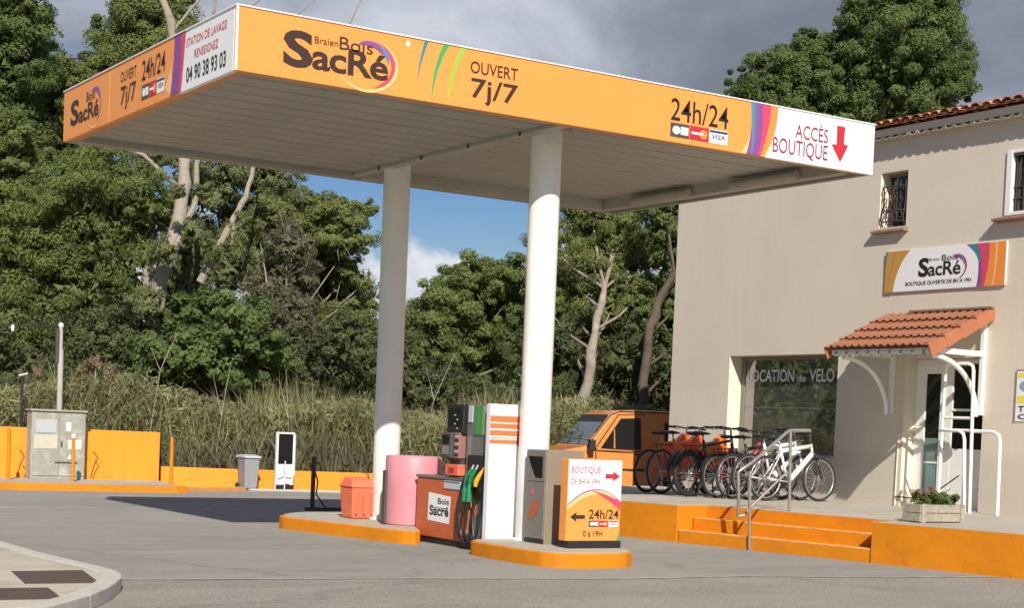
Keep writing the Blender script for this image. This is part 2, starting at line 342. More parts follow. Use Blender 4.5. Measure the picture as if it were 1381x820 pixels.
# ------------------------------------------------------------------ ground
def ground_mat(name, c, var, sc, dirt, damt, speck=0.0, bumps=.5, bsc=60, crack=.30):
    m = bpy.data.materials.new(name); m.use_nodes = True; nt = m.node_tree; N = nt.nodes.new; L = nt.links.new
    b = nt.nodes['Principled BSDF']; b.inputs['Roughness'].default_value = .88; b.inputs['Specular IOR Level'].default_value = .3
    tc = N('ShaderNodeTexCoord')
    def noise(s, d=6, r=.6, scl=(1, 1, 1)):
        mp = N('ShaderNodeMapping'); mp.inputs['Scale'].default_value = scl; L(tc.outputs['Object'], mp.inputs[0])
        n = N('ShaderNodeTexNoise'); n.inputs['Scale'].default_value = s; n.inputs['Detail'].default_value = d; n.inputs['Roughness'].default_value = r
        L(mp.outputs[0], n.inputs['Vector']); return n.outputs[0]
    def ramp(x, a, b_, ca, cb):
        r = N('ShaderNodeValToRGB'); L(x, r.inputs[0]); e = r.color_ramp.elements; e[0].position = a; e[1].position = b_; e[0].color = (*ca, 1); e[1].color = (*cb, 1); return r.outputs[0]
    def mix(f, a, b_, op='MIX'):
        x = N('ShaderNodeMix'); x.data_type = 'RGBA'; x.blend_type = op
        if isinstance(f, float): x.inputs[0].default_value = f
        else: L(f, x.inputs[0])
        L(a, x.inputs[6]); L(b_, x.inputs[7]) if not isinstance(b_, tuple) else setattr(x.inputs[7], 'default_value', (*b_, 1)); return x.outputs[2]
    base = ramp(noise(sc, 7, .62), .3, .7, tuple(v * (1 - var) for v in c), tuple(v * (1 + var) for v in c))
    st = ramp(noise(.55, 8, .7, (.6, 1.5, 1)), .48, .7, (0, 0, 0), (damt,) * 3)
    base = mix(st, base, dirt)
    # faint long tyre and wash streaks, oil spots, hairline cracks
    st2 = ramp(noise(.9, 6, .65, (.16, 1.5, 1)), .50, .66, (0, 0, 0), (.55,) * 3); base = mix(st2, base, tuple(v * .80 for v in c))
    st3 = ramp(noise(1.1, 5, .6, (.12, 1.9, 1)), .55, .70, (0, 0, 0), (.5,) * 3); base = mix(st3, base, tuple(min(1, v * 1.16) for v in c))
    oil = ramp(noise(2.1, 4, .5), .70, .76, (0, 0, 0), (.55,) * 3); base = mix(oil, base, tuple(v * .5 for v in c))
    dn = N('ShaderNodeTexNoise'); dn.inputs['Scale'].default_value = 1.6; dn.inputs['Detail'].default_value = 6; L(tc.outputs['Object'], dn.inputs['Vector'])
    vm = N('ShaderNodeVectorMath'); vm.operation = 'MULTIPLY_ADD'; L(dn.outputs['Color'], vm.inputs[0]); vm.inputs[1].default_value = (1.1, 1.1, 0); L(tc.outputs['Object'], vm.inputs[2])
    vo = N('ShaderNodeTexVoronoi'); vo.feature = 'DISTANCE_TO_EDGE'; vo.inputs['Scale'].default_value = .21; L(vm.outputs[0], vo.inputs['Vector'])
    ck = ramp(vo.outputs['Distance'], .0025, .006, (crack,) * 3, (0, 0, 0)); base = mix(ck, base, tuple(v * .35 for v in c))
    fine = ramp(noise(34, 5, .8), .32, .68, (1 - speck,) * 3, (1 + speck * .0,) * 3)
    base = mix(1.0, base, fine, 'MULTIPLY')
    L(base, b.inputs['Base Color'])
    bp = N('ShaderNodeBump'); bp.inputs['Strength'].default_value = bumps; bp.inputs['Distance'].default_value = .006; L(noise(bsc, 5, .7), bp.inputs['Height']); L(bp.outputs[0], b.inputs['Normal'])
    return m
g_earth = ground_mat('dry_earth', (0.16, 0.13, 0.075), .3, .8, (.09, .10, .035), .7, .3, crack=0)
g_fore = ground_mat('forecourt_concrete', (0.315, 0.300, 0.265), .10, .35, (.235, .222, .198), .75, .2, .35, 55)
g_road = ground_mat('coarse_road_surface', (0.40, 0.38, 0.32), .10, .9, (.26, .245, .205), .5, .62, 1.0, 30)
def sheet(name, poly, z, m):
    o = MB().add([(x, y, z) for x, y in poly], [tuple(range(len(poly)))]).build(name, m); return struct(o)
SEAM = [(-60, 14.6), (4.3, 13.02), (6.7, 12.75), (9.17, 12.35), (10.66, 12.36), (12.68, 11.95), (30, 10.2), (60, 8)]
sheet('ground', [(-600, -300), (900, -300), (900, 1200), (-600, 1200)], -.012, g_earth)
sheet('forecourt', [(-60, 14.6)] + SEAM[1:] + [(60, 27), (19.5, 27.2), (14.9, 28.7), (10.95, 29.85), (5, 31), (-60, 36)], -.004, g_fore)
sheet('road', SEAM + [(60, -60), (-60, -60)], -.0055, g_road)
# pale joint between the forecourt slab and the road
jl = [(x, y - .025, .0005) for x, y in SEAM]; jr = [(x, y + .02, .0005) for x, y in SEAM]
struct(MB().add(jl + jr, [(i, i + 1, len(jl) + i + 1, len(jl) + i) for i in range(len(jl) - 1)]).build('road_joint', mat('pale_joint_mortar', (.50, .47, .40), .9, var=.35, vscale=5)))
# left pavement nose with its kerb stones
outer = [(4.19, 16.2), (4.20, 15.48), (4.22, 14.43), (4.28, 13.56), (4.33, 13.05), (4.33, 12.72), (4.29, 12.45), (4.20, 12.18), (4.07, 11.90), (3.90, 11.56), (3.70, 11.22), (3.48, 10.9), (3.2, 10.55), (2.6, 9.8), (2.1, 9.1)]
def inset(pl, d):
    out = []
    for i, p in enumerate(pl):
        a, b = pl[max(0, i - 1)], pl[min(len(pl) - 1, i + 1)]; t = Vector((b[0] - a[0], b[1] - a[1])).normalized(); out.append((p[0] + t.y * d, p[1] - t.x * d))
    return out
def spline(pl, k=6):
    out = []
    for i in range(len(pl) - 1):
        p0, p1, p2, p3 = [Vector(pl[max(0, min(len(pl) - 1, i + d))]) for d in (-1, 0, 1, 2)]
        for j in range(k):
            tt = j / k; out.append(tuple(.5 * ((2 * p1) + (p2 - p0) * tt + (2 * p0 - 5 * p1 + 4 * p2 - p3) * tt ** 2 + (3 * p1 - p0 - 3 * p2 + p3) * tt ** 3)))
    return out + [pl[-1]]
outer = spline(outer); inner = inset(outer, .16)
pav = struct(MB().prism(inner + [(-8, 8.5), (-8, 16.6)], 'z', -.01, .098).build('pavement', m_side))
i0 = 0
while i0 < len(outer) - 1:                      # kerb stones a little under a metre long, thin mortar joints
    i1 = i0; d = 0
    while i1 < len(outer) - 1 and d < .85: d += math.dist(outer[i1], outer[i1 + 1]); i1 += 1
    o_ = outer[i0:i1 + 1]; n_ = inner[i0:i1 + 1]
    v0 = Vector(o_[1]) - Vector(o_[0]); e0 = v0.normalized() * .003; o_[0] = tuple(Vector(o_[0]) + e0); n_[0] = tuple(Vector(n_[0]) + e0)
    MB().prism(o_ + n_[::-1], 'z', -.01, .107).build('kerb_stone', m_kerb, pav, bevel=.012, seg=3); i0 = i1
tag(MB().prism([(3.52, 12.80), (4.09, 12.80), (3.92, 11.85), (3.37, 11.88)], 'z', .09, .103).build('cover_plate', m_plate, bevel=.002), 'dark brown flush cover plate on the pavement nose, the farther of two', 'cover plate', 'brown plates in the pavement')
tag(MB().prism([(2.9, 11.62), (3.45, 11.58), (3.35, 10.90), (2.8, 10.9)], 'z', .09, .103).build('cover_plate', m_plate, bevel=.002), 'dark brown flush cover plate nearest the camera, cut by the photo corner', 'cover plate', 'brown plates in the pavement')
# ------------------------------------------------------------------ pump islands
def round_corners(p, it=2, k=.12):
    for _ in range(it):
        q_ = []
        for i in range(len(p)):
            a, b = p[i], p[(i + 1) % len(p)]; q_ += [(a[0] + (b[0] - a[0]) * k, a[1] + (b[1] - a[1]) * k), (b[0] - (b[0] - a[0]) * k, b[1] - (b[1] - a[1]) * k)]
        p = q_
    return p
def island(name, label, poly, cracks):
    poly = round_corners(poly)
    t = thing(name, label, 'kerbed island', (poly[0][0], poly[0][1], 0), 'orange kerbed pump islands')
    MB().prism(poly, 'z', -.02, .150).build('kerb', m_orange_kerb, t, bevel=.018, seg=3)
    cx = sum(p[0] for p in poly) / len(poly); cy = sum(p[1] for p in poly) / len(poly)
    top = [(cx + (p[0] - cx) * .955, cy + (p[1] - cy) * .965) for p in poly]
    MB().prism(top, 'z', .10, .157).build('island_top', m_pave, t, bevel=.004)
    return t
island('pump_island', 'orange kerbed island under the shaded column and pink drum', [(8.50, 18.80), (8.70, 17.8), (8.86, 17.05), (8.92, 16.75), (9.0, 16.45), (9.10, 16.30), (9.22, 16.36), (9.45, 16.90), (10.45, 16.92), (10.6, 17.3), (10.6, 19.3), (10.3, 19.75), (9.6, 19.90), (8.95, 19.5)], 0)
island('pump_island', 'orange kerbed island under the front column and signboard', [(9.06, 14.98), (9.02, 14.5), (9.03, 13.85), (9.06, 13.6), (9.16, 13.42), (9.35, 13.34), (9.7, 13.32), (10.0, 13.38), (10.18, 13.52), (10.28, 13.75), (10.4, 14.6), (10.4, 15.1), (9.2, 15.14)], 0)
# ------------------------------------------------------------------ canopy
X0, Y0, Z0, CL, CW, CF = 5.742, 13.983, 4.568, 8.079, 5.212, .590
X1, Y1, Z1 = X0 + CL, Y0 + CW, Z0 + CF
can = thing('fuel_canopy', 'orange and white filling station canopy over the pumps', 'canopy', (9.77, 16.6, 0))
FR = Plane((X0, Y0, Z0), (1, 0, 0), (0, -1, 0)); LF = Plane((X0, Y1, Z0), (0, -1, 0), (-1, 0, 0))
MB().box(X0 + .001, X0 + 6.40, Y0, Y0 + .05, Z0, Z1).build('orange_fascia', m_orange_fascia, can, bevel=.004)
MB().box(X0 + 6.402, X1, Y0, Y0 + .05, Z0, Z1).build('white_fascia', m_white_fascia, can, bevel=.004)
MB().box(X0, X0 + .05, Y0 + 1.44, Y0 + 3.545, Z0, Z1).build('orange_fascia', m_orange_fascia, can, bevel=.004)
MB().box(X0, X0 + .05, Y0 + 3.55, Y1, Z0, Z1).build('orange_fascia', m_orange_fascia, can, bevel=.004)
MB().box(X0, X0 + .05, Y0 + .052, Y0 + 1.437, Z0, Z1).build('white_fascia', m_white_fascia, can, bevel=.004)
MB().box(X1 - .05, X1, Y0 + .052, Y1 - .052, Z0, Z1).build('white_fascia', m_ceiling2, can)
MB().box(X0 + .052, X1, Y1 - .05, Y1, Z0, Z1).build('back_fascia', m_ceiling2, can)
MB().box(X0 - .012, X1 + .012, Y0 - .012, Y0 + .03, Z1 - .002, Z1 + .010).build('edge_highlight', m_white_fascia, can)  # highlight along the fascia top edges, put in as thin white strips
MB().box(X0 - .012, X0 + .03, Y0 + .032, Y1 + .01, Z1 - .002, Z1 + .010).build('edge_highlight', m_white_fascia, can)
MB().box(X0 - .006, X0 + .016, Y0 - .010, Y0 + .014, Z0, Z1 - .004).build('corner_highlight', m_white_fascia, can)  # bright glint down the fascia corner, also drawn as a white strip
MB().box(X0 + .05, X1 - .05, Y0 + .05, Y1 - .05, Z1 - .05, Z1 - .01).build('roof_sheet', m_dark, can)
# lip below the fascia and the beams round the soffit
m_lip = mat('orange_lip', (.62, .27, .07), .5)
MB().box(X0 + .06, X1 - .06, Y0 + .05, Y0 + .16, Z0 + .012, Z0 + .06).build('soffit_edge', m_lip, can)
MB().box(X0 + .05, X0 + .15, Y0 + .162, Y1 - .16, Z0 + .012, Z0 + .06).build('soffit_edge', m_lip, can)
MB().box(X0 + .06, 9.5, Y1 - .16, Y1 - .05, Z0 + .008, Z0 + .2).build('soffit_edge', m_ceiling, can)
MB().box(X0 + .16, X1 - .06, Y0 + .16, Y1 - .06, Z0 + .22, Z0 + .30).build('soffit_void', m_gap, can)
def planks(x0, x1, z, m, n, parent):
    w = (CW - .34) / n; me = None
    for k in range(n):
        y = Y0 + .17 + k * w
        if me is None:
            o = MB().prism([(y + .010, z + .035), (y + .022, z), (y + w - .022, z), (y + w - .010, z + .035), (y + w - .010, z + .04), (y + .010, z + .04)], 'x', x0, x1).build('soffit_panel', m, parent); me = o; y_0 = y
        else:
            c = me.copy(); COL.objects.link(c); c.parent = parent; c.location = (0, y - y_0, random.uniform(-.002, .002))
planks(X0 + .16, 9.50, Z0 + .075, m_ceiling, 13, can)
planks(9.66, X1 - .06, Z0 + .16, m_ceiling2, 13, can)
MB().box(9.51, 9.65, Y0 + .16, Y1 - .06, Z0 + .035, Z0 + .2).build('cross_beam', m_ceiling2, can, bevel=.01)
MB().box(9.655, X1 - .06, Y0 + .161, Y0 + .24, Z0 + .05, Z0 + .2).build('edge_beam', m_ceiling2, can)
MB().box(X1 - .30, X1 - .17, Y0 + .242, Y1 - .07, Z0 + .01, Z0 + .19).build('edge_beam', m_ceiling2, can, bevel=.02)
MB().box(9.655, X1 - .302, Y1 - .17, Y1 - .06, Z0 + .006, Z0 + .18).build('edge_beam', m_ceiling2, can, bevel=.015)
for y in (14.9, 17.0):
    o = MB().tube([(X1 - .36, y, Z0 + .06), (X1 - .36, y + 1.25, Z0 + .06)], .055, 12).build('light_fitting', m_ceiling2, can, smooth=True)
for k in range(4): MB().box(9.495, 9.508, 15.0 + k * 1.1, 15.035 + k * 1.1, Z0 + .03, Z0 + .07).build('bracket', m_dark, can)
for cx, cy, top in ((9.806, 14.928, Z0 + .12), (9.726, 18.232, Z0 + .12)):
    c = MB().lathe((cx, cy, 0), [(0, .15), (.170, .15), (.170, top - .05), (.170, top), (0, top)], 48).build('column', m_column, can, smooth=True)
    MB().lathe((cx, cy, 0), [(.171, .157), (.20, .158), (.195, .175), (.171, .18)], 40).build('base_collar', m_white, c, smooth=True)
    MB().box(cx - .2, cx + .2, cy - .2, cy + .2, top - .02, top + .03).build('head_plate', m_ceiling2, c)
# print on the front fascia
text('S', FR, .467, .775, .115, .46, m_print_dark, can, bold=.035)
text('acRé', FR, .765, 1.575, .125, .375, m_print_dark, can, bold=.022, space=.93)
text('Braien', FR, .785, 1.03, .37, .435, m_print_dark, can, bold=.0)
text('Bois', FR, 1.045, 1.40, .355, .475, m_print_dark, can, bold=.0)
swirl(FR, 1.33, .265, .30, .235, can)
for (t0, tm, b, w, m) in (((1.965, .585), (1.915, .42), (1.895, .20), .040, m_p_teal), ((2.185, .588), (2.06, .36), (2.062, .01), .058, m_p_green), ((2.385, .588), (2.25, .36), (2.248, .005), .062, m_p_lime)):
    l = curve2(t0, tm, b); n = len(l); r = [(x + w * (1 - i / (n - 1)) ** .8 + .004, y) for i, (x, y) in enumerate(l)]
    strip('colour_streak', FR, l, r, m, can)
decal('small_mark', FR, [(1.76, .50), (1.80, .50), (1.805, .545), (1.765, .55)], m_print_white, can)
text('OUVERT', FR, 2.495, 3.055, .355, .475, m_print_dark, can, bold=.005)
text('7j/7', FR, 2.51, 3.065, .055, .31, m_print_dark, can, bold=.012)
text('24h/24', FR, 5.03, 5.835, .235, .475, m_print_black, can, bold=.002)
cards(FR, 5.03, 5.84, .06, .21, can)
def bands(pl, x, parent, h=.004, mir=1, z0=.004, z1=.586):
    def B(a, m, hh, w0, w1):
        L_ = curve2((x + mir * a[0], z1), (x + mir * a[1], .30), (x + mir * a[2], z0)); n = len(L_)
        R_ = curve2((x + mir * (a[0] + w0), z1), (x + mir * (a[1] + (w0 + w1) / 2), .30), (x + mir * (a[2] + w1), z0))
        strip('colour_band', pl, L_, R_, m, parent, hh)
    B((.035, .10, -.13), m_p_pale, h, .06, .12)
    B((.0, .04, -.05), m_p_purple, h + .001, .16, .19)
    B((-.01, .02, .02), m_p_blue, h + .002, .075, .012)
    B((.03, .07, .03), m_p_teal, h + .003, .03, .004)
    B((.155, .20, .12), m_p_rose, h + .0025, .13, .035)
    B((.265, .31, .135), m_p_orange, h + .002, .12, .07)
    B((.36, .38, .205), m_p_pale, h + .0015, .025, .03)
bands(FR, 6.165, can)
text('ACCÈS', FR, 6.83, 7.335, .275, .475, m_print_wine, can, bold=.0)
text('BOUTIQUE', FR, 6.50, 7.34, .045, .25, m_print_wine, can, bold=.0)
ar = decal('arrow', FR, [(7.47, .50), (7.60, .50), (7.59, .30), (7.66, .29), (7.545, .085), (7.395, .275), (7.475, .285)], m_print_red, can)
# print on the side fascia (a = CW - distance from the near corner)
q = lambda d: CW - d
text('S', LF, q(4.93), q(4.62), .14, .43, m_print_dark, can, bold=.03)
text('acRé', LF, q(4.62), q(3.90), .14, .33, m_print_dark, can, bold=.02, space=.93)
text('Bois', LF, q(4.35), q(4.05), .35, .45, m_print_dark, can)
swirl(LF, q(4.08), .27, .26, .22, can)
text('OUVERT', LF, q(3.18), q(2.68), .38, .49, m_print_dark, can)
text('7j/7', LF, q(3.16), q(2.68), .07, .33, m_print_dark, can, bold=.008)
text('24h/24', LF, q(2.50), q(1.82), .29, .50, m_print_black, can, bold=.004)
cards(LF, q(2.50), q(1.82), .09, .24, can)
strip('colour_band', LF, curve2((q(1.58), .586), (q(1.56), .3), (q(1.66), .004)), curve2((q(1.40), .586), (q(1.37), .3), (q(1.42), .004)), m_p_purple, can)
strip('colour_band', LF, curve2((q(1.40), .586), (q(1.37), .3), (q(1.42), .004)), curve2((q(1.27), .586), (q(1.30), .3), (q(1.36), .004)), m_p_rose, can)
strip('colour_band', LF, curve2((q(1.80), .1), (q(1.72), .06), (q(1.66), .004)), curve2((q(1.66), .3), (q(1.60), .15), (q(1.62), .004)), m_p_pale, can, .002)
text('STATION DE LAVAGE', LF, q(1.24), q(.22), .42, .50, m_print_red, can, bold=.0)
text('RENSEIGNEZ', LF, q(1.02), q(.42), .28, .36, m_print_red, can, bold=.0)
text('04 90 38 93 03', LF, q(1.22), q(.22), .07, .22, m_print_black, can, bold=.012)
# ------------------------------------------------------------------ building
WX = 17.6; BY1 = 22.49; BY0 = 9.0; WT = 5.97
bld = thing('shop_building', 'beige rendered two storey shop with terracotta eaves and rental window', 'building', (WX, 16, 0))
def wall_with_holes(x0, x1, ys, zs, holes):
    """wall slab x0..x1 as grid cells; cells inside holes are left out, reveals closed"""
    ys = sorted(set([ys[0], ys[1]] + [h[0] for h in holes] + [h[1] for h in holes])); zs = sorted(set([zs[0], zs[1]] + [h[2] for h in holes] + [h[3] for h in holes]))
    inside = lambda y, z: any(h[0] < y < h[1] and h[2] < z < h[3] for h in holes)
    m = MB(); vid = {}
    def v(x, y, z):
        k = (round(x, 4), round(y, 4), round(z, 4))
        if k not in vid: vid[k] = len(m.v); m.v.append(k)
        return vid[k]
    for i in range(len(ys) - 1):
        for j in range(len(zs) - 1):
            a, b, c, d = ys[i], ys[i + 1], zs[j], zs[j + 1]
            if inside((a + b) / 2, (c + d) / 2):
                continue
            for x in (x0, x1): m.f.append((v(x, a, c), v(x, b, c), v(x, b, d), v(x, a, d)))
            nb = [((a, c), (a, d), (a - .001, (c + d) / 2)), ((b, c), (b, d), (b + .001, (c + d) / 2)), ((a, c), (b, c), ((a + b) / 2, c - .001)), ((a, d), (b, d), ((a + b) / 2, d + .001))]
            for p, q_, t in nb:
                out = not (ys[0] < t[0] < ys[-1] and zs[0] < t[1] < zs[-1])
                if out or inside(*t): m.f.append((v(x0, *p), v(x0, *q_), v(x1, *q_), v(x1, *p)))
    return m
H_shop = (18.335, 20.93, 1.15, 2.757); H_door = (15.43, 16.93, .48, 2.66); H_w2 = (17.07, 17.63, 4.615, 5.44); H_w3 = (14.2, 15.23, 4.60, 5.47)
wall_with_holes(WX, WX + .35, (BY0, BY1), (-.02, WT), [H_shop, H_door, H_w2, H_w3]).build('wall', m_render, bld)
MB().box(WX + .351, WX + 6, BY1 - .3, BY1 - .001, -.02, WT - .002).build('wall', m_render, bld)
MB().box(WX + 5.7, WX + 6, BY0, BY1 - .3, -.02, WT - .002).build('wall', m_render, bld)
MB().box(WX + .36, WX + 5.6, BY0, BY0 + .3, -.02, WT - .002).build('wall', m_render, bld)
MB().box(WX + .36, WX + 5.6, BY0 + .3, BY1 - .3, 2.95, 3.05).build('upper_floor', m_interior, bld)
MB().box(WX + 1.6, WX + 1.7, BY0 + .3, BY1 - .31, .0, 5.9).build('partition', m_interior, bld)
# reveal linings
def lining(h, d=.32, m=m_reveal, t=.006, bottom=True):
    y0, y1, z0, z1 = h
    MB().box(WX - .001, WX + d, y1 - t, y1 - .0005, z0, z1 - t).build('reveal', m, bld)
    MB().box(WX - .001, WX + d, y0 + .0005, y0 + t, z0, z1 - t).build('reveal', m, bld)
    MB().box(WX + .001, WX + d, y0, y1, z1 - t, z1 - .0005).build('reveal', m_render, bld)
lining(H_shop); lining(H_door); lining(H_w2, .2); lining(H_w3, .12)
# shop window
wn = MB().box(WX + .27, WX + .31, 20.83, 20.92, 1.16, 2.75).box(WX + .27, WX + .31, 18.34, 18.40, 1.16, 2.75).box(WX + .27, WX + .31, 18.40, 20.83, 1.16, 1.22).box(WX + .27, WX + .31, 18.40, 20.83, 2.69, 2.75).build('window_frame', mat('olive_window_frame', (.22, .2, .14), .6), bld, bevel=.004)
MB().box(WX + .285, WX + .295, 18.40, 20.83, 1.22, 2.69).build('pane', m_glass, wn)
MB().box(WX - .03, WX + .27, 18.335, 20.93, 1.13, 1.165).build('sill', m_pave, bld)
GP = Plane((WX + .283, 20.83, 0), (0, -1, 0), (-1, 0, 0))
text('LOCATION', GP, .07, 1.20, 2.33, 2.535, m_print_white, wn, 'lettering', .018)
text('de', GP, 1.29, 1.48, 2.33, 2.44, m_print_white, wn, 'lettering', .012)
text('VELO', GP, 1.56, 2.13, 2.33, 2.54, m_print_white, wn, 'lettering', .018)
text('`', GP, 2.07, 2.11, 2.56, 2.60, m_print_white, wn, 'lettering', .006)
MB().add([GP.p(a, b, .001) for a, b in ((.0, 1.90), (2.7, 1.90), (2.7, 1.912), (.0, 1.912))], [(0, 1, 2, 3)]).build('glazing_line', m_greyp, wn)
# small upper window with iron grille
wf = MB().box(WX + .17, WX + .20, 17.08, 17.12, 4.62, 5.43).box(WX + .17, WX + .20, 17.58, 17.62, 4.62, 5.43).box(WX + .17, WX + .20, 17.12, 17.58, 4.62, 4.66).box(WX + .17, WX + .20, 17.12, 17.58, 5.39, 5.43).build('window_frame', m_sillm, bld)
MB().box(WX + .18, WX + .19, 17.12, 17.58, 4.66, 5.39).build('pane', m_glassd, wf)
MB().prism([(WX - .10, 4.565), (WX + .0, 4.60), (WX + .17, 4.615), (WX + .17, 4.56), (WX, 4.53), (WX - .10, 4.53)], 'y', 17.02, 17.70).build('sill', m_sillm, bld, bevel=.006)
gr = MB()
for k in range(5):
    y = 17.13 + k * .11; gr.tube([(WX + .02, y, 4.63), (WX - .015 - .03 * (k % 2), y, 4.75), (WX + .02, y, 4.95), (WX + .02, y, 5.3)], .008, 6)
for z in (4.70, 4.86, 5.22): gr.tube([(WX + .05, 17.09, z), (WX - .03, 17.2, z), (WX - .04, 17.38, z), (WX - .03, 17.5, z), (WX + .05, 17.61, z)], .011, 6)
for k in range(4):
    c = (17.18 + k * .11, 4.79); gr.tube([(WX - .035, c[0] + .045 * math.cos(a), c[1] + .05 * math.sin(a)) for a in [i * math.pi / 4 for i in range(9)]], .006, 5)
    gr.tube([(WX - .01, c[0] + .03 * math.sin(a * 2), 4.88 + .34 * a / 6.28) for a in [i * .7 for i in range(10)]], .006, 5)
gr.build('window_grille', m_iron, bld, smooth=True)
# right upper window with white surround
w3 = MB().box(WX - .025, WX + .06, 15.14, 15.235, 4.59, 5.48).box(WX - .025, WX + .06, 14.2, 15.14, 4.59, 4.64).box(WX - .02, WX + .06, 14.2, 15.14, 5.44, 5.48).build('window_frame', m_white, bld, bevel=.005)
MB().box(WX + .08, WX + .09, 14.2, 15.14, 4.64, 5.44).build('pane', m_glassd, w3)
MB().box(WX - .012, WX + .055, 14.2, 15.138, 5.405, 5.437).build('roller_blind_box', m_dark, w3)
g2 = MB()
for k in range(7): g2.tube([(WX + .03, 15.09 - k * .13, 4.66), (WX + .03, 15.09 - k * .13, 5.40)], .008, 6)
for z in (4.82, 4.98): g2.tube([(WX + .03, 15.13, z), (WX + .03, 14.22, z)], .010, 6)
g2.build('window_grille', m_iron, bld)
MB().prism([(WX - .14, 4.52), (WX - .14, 4.55), (WX + .0, 4.588), (WX + .1, 4.588), (WX, 4.50)], 'y', 14.15, 15.36).build('sill', m_sillm, bld, bevel=.004)
# door set
dr = MB()
DX = WX + .22
for (a, b, c, d) in ((16.84, 16.92, .49, 2.65), (16.20, 16.27, .49, 2.58), (15.44, 15.52, .49, 2.65), (15.52, 16.84, 2.58, 2.65)): dr.box(DX, DX + .06, a, b, c, d)
dr.box(DX + .002, DX + .058, 16.27, 16.84, .49, .62).box(DX + .002, DX + .058, 16.27, 16.44, .62, 2.58).box(DX + .002, DX + .058, 16.72, 16.84, .62, 2.58).box(DX + .002, DX + .058, 16.44, 16.72, 2.44, 2.58)
dr.box(DX + .002, DX + .058, 15.52, 16.20, .49, 1.36)
door = dr.build('door', m_white, bld, bevel=.006)
MB().box(DX + .02, DX + .03, 16.44, 16.72, 1.50, 2.44).build('pane', m_glassd, door); MB().box(DX + .02, DX + .03, 16.44, 16.72, .62, 1.50).build('pane', m_glassg, door)
MB().box(DX + .01, DX + .045, 16.43, 16.73, 1.13, 1.155).build('door_rail', m_white, door)
MB().box(DX + .02, DX + .03, 15.52, 16.20, 1.36, 2.58).build('pane', m_glassd, door); MB().box(DX - .004, DX + .02, 15.50, 16.22, 1.90, 1.935).build('door_rail', m_white, door)
MB().tube([(DX - .03, 16.30, 1.35), (DX - .06, 16.30, 1.35), (DX - .06, 16.30, 1.55), (DX - .03, 16.30, 1.55)], .012, 8).build('handle', m_dark, door)
MB().box(WX + .02, WX + .3, 15.44, 16.92, .478, .50).build('door_step', m_pave, bld)
MB().box(WX + .1, WX + .3, 16.76, 16.92, .5, .62).build('door_step', m_reveal, bld)
# poster
pp = Plane((WX - .012, 14.87, 0), (0, -1, 0), (-1, 0, 0))
po = tag(MB().box(WX - .012, WX - .001, 14.3, 14.87, 1.77, 2.47).build('poster', m_print_white), 'yellow and white poster on the beige wall, cut by the photo edge', 'poster')
decal('poster_field', pp, [(.03, .60 + 1.77), (.54, .60 + 1.77), (.54, .66 + 1.77), (.03, .66 + 1.77)], mat('poster_yellow', (.75, .68, .08), .6), po)
decal('poster_field', pp, [(.03, 2.02), (.54, 2.02), (.54, 2.12), (.03, 2.12)], mat('poster_yellow', (.75, .68, .08), .6), po)
decal('poster_field', pp, [(.05 + .2 + .2 * math.cos(a), 2.25 + .09 * math.sin(a)) for a in [i * math.pi / 8 for i in range(16)]], mat('poster_blue', (.25, .32, .48), .6), po)
text('TO', pp, .05, .30, 1.90, 1.98, m_print_black, po, bold=.01); text('C.', pp, .05, .28, 1.80, 1.87, m_p_navy, po, bold=.01)
for o_ in (MB().box(WX - .02, WX - .0135, 14.862, 14.872, 1.765, 2.475).build('poster_frame', m_sillm, po), MB().box(WX - .02, WX - .0135, 14.3, 14.861, 2.465, 2.475).build('poster_frame', m_sillm, po)): pass
# ----- eaves: tile soffit course, plaster band, roof
MB().box(WX - .10, WX - .001, BY0, BY1, 5.955, 6.06).build('eaves_band', m_render, bld)
def half_tile(L_, r0, r1, th=.012, n=7, up=True):
    """barrel tile along +x from 0 to L_, z up"""
    vs = []; sg = 1 if up else -1
    for x, r in ((0, r0), (L_, r1)):
        for rr in (r, r - th):
            for i in range(n + 1):
                a = math.pi * i / n; vs.append((x, -rr * math.cos(a), sg * rr * math.sin(a) * .62))
    m = n + 1; fs = []
    for i in range(n):
        fs += [(i, i + 1, 2 * m + i + 1, 2 * m + i), (m + i, m + i + 1, 3 * m + i + 1, 3 * m + i), (i, i + 1, m + i + 1, m + i), (2 * m + i, 2 * m + i + 1, 3 * m + i + 1, 3 * m + i)]
    return MB().add(vs, fs)
gen = half_tile(.22, .078, .074, up=False).mesh('genoise_tile', m_render); 
PITCH = .172
ks = [k for k in range(int((BY1 - 13.2) / PITCH))]
for k in ks:
    o = bpy.data.objects.new('genoise_tile', gen); COL.objects.link(o); o.parent = bld; o.location = Vector((WX - .16, BY1 - .1 - k * PITCH, 5.95)) - bld.location
MB().box(WX - .155, WX - .0015, BY0, BY1 + .02, 5.952, 5.98).build('eaves_ledge', m_render, bld)
MB().box(WX - .155, WX + .3, BY0, BY1 + .02, 5.981, 6.055).build('eaves_band', m_render, bld)
SL = .25; slope = math.atan(SL); RX0 = WX - .27; RZ0 = 6.075; RD = 3.05
MB().add([(RX0 + .1, BY0, RZ0 - .01), (RX0 + RD, BY0, RZ0 + SL * (RD - .1) - .01), (RX0 + RD, BY1 + .12, RZ0 + SL * (RD - .1) - .01), (RX0 + .1, BY1 + .12, RZ0 - .01), (WX + 6.3, BY0, RZ0), (WX + 6.3, BY1 + .12, RZ0)], [(0, 1, 2, 3), (1, 4, 5, 2)]).build('roof', m_tile, bld)
tm = [half_tile(.42, .088, .074).mesh('roof_tile', m_tile2), half_tile(.42, .088, .074).mesh('roof_tile', m_tile)]
cm = [half_tile(.42, .072, .086, up=False).mesh('roof_tile', m_tile2)]
rows = int(RD / .34)
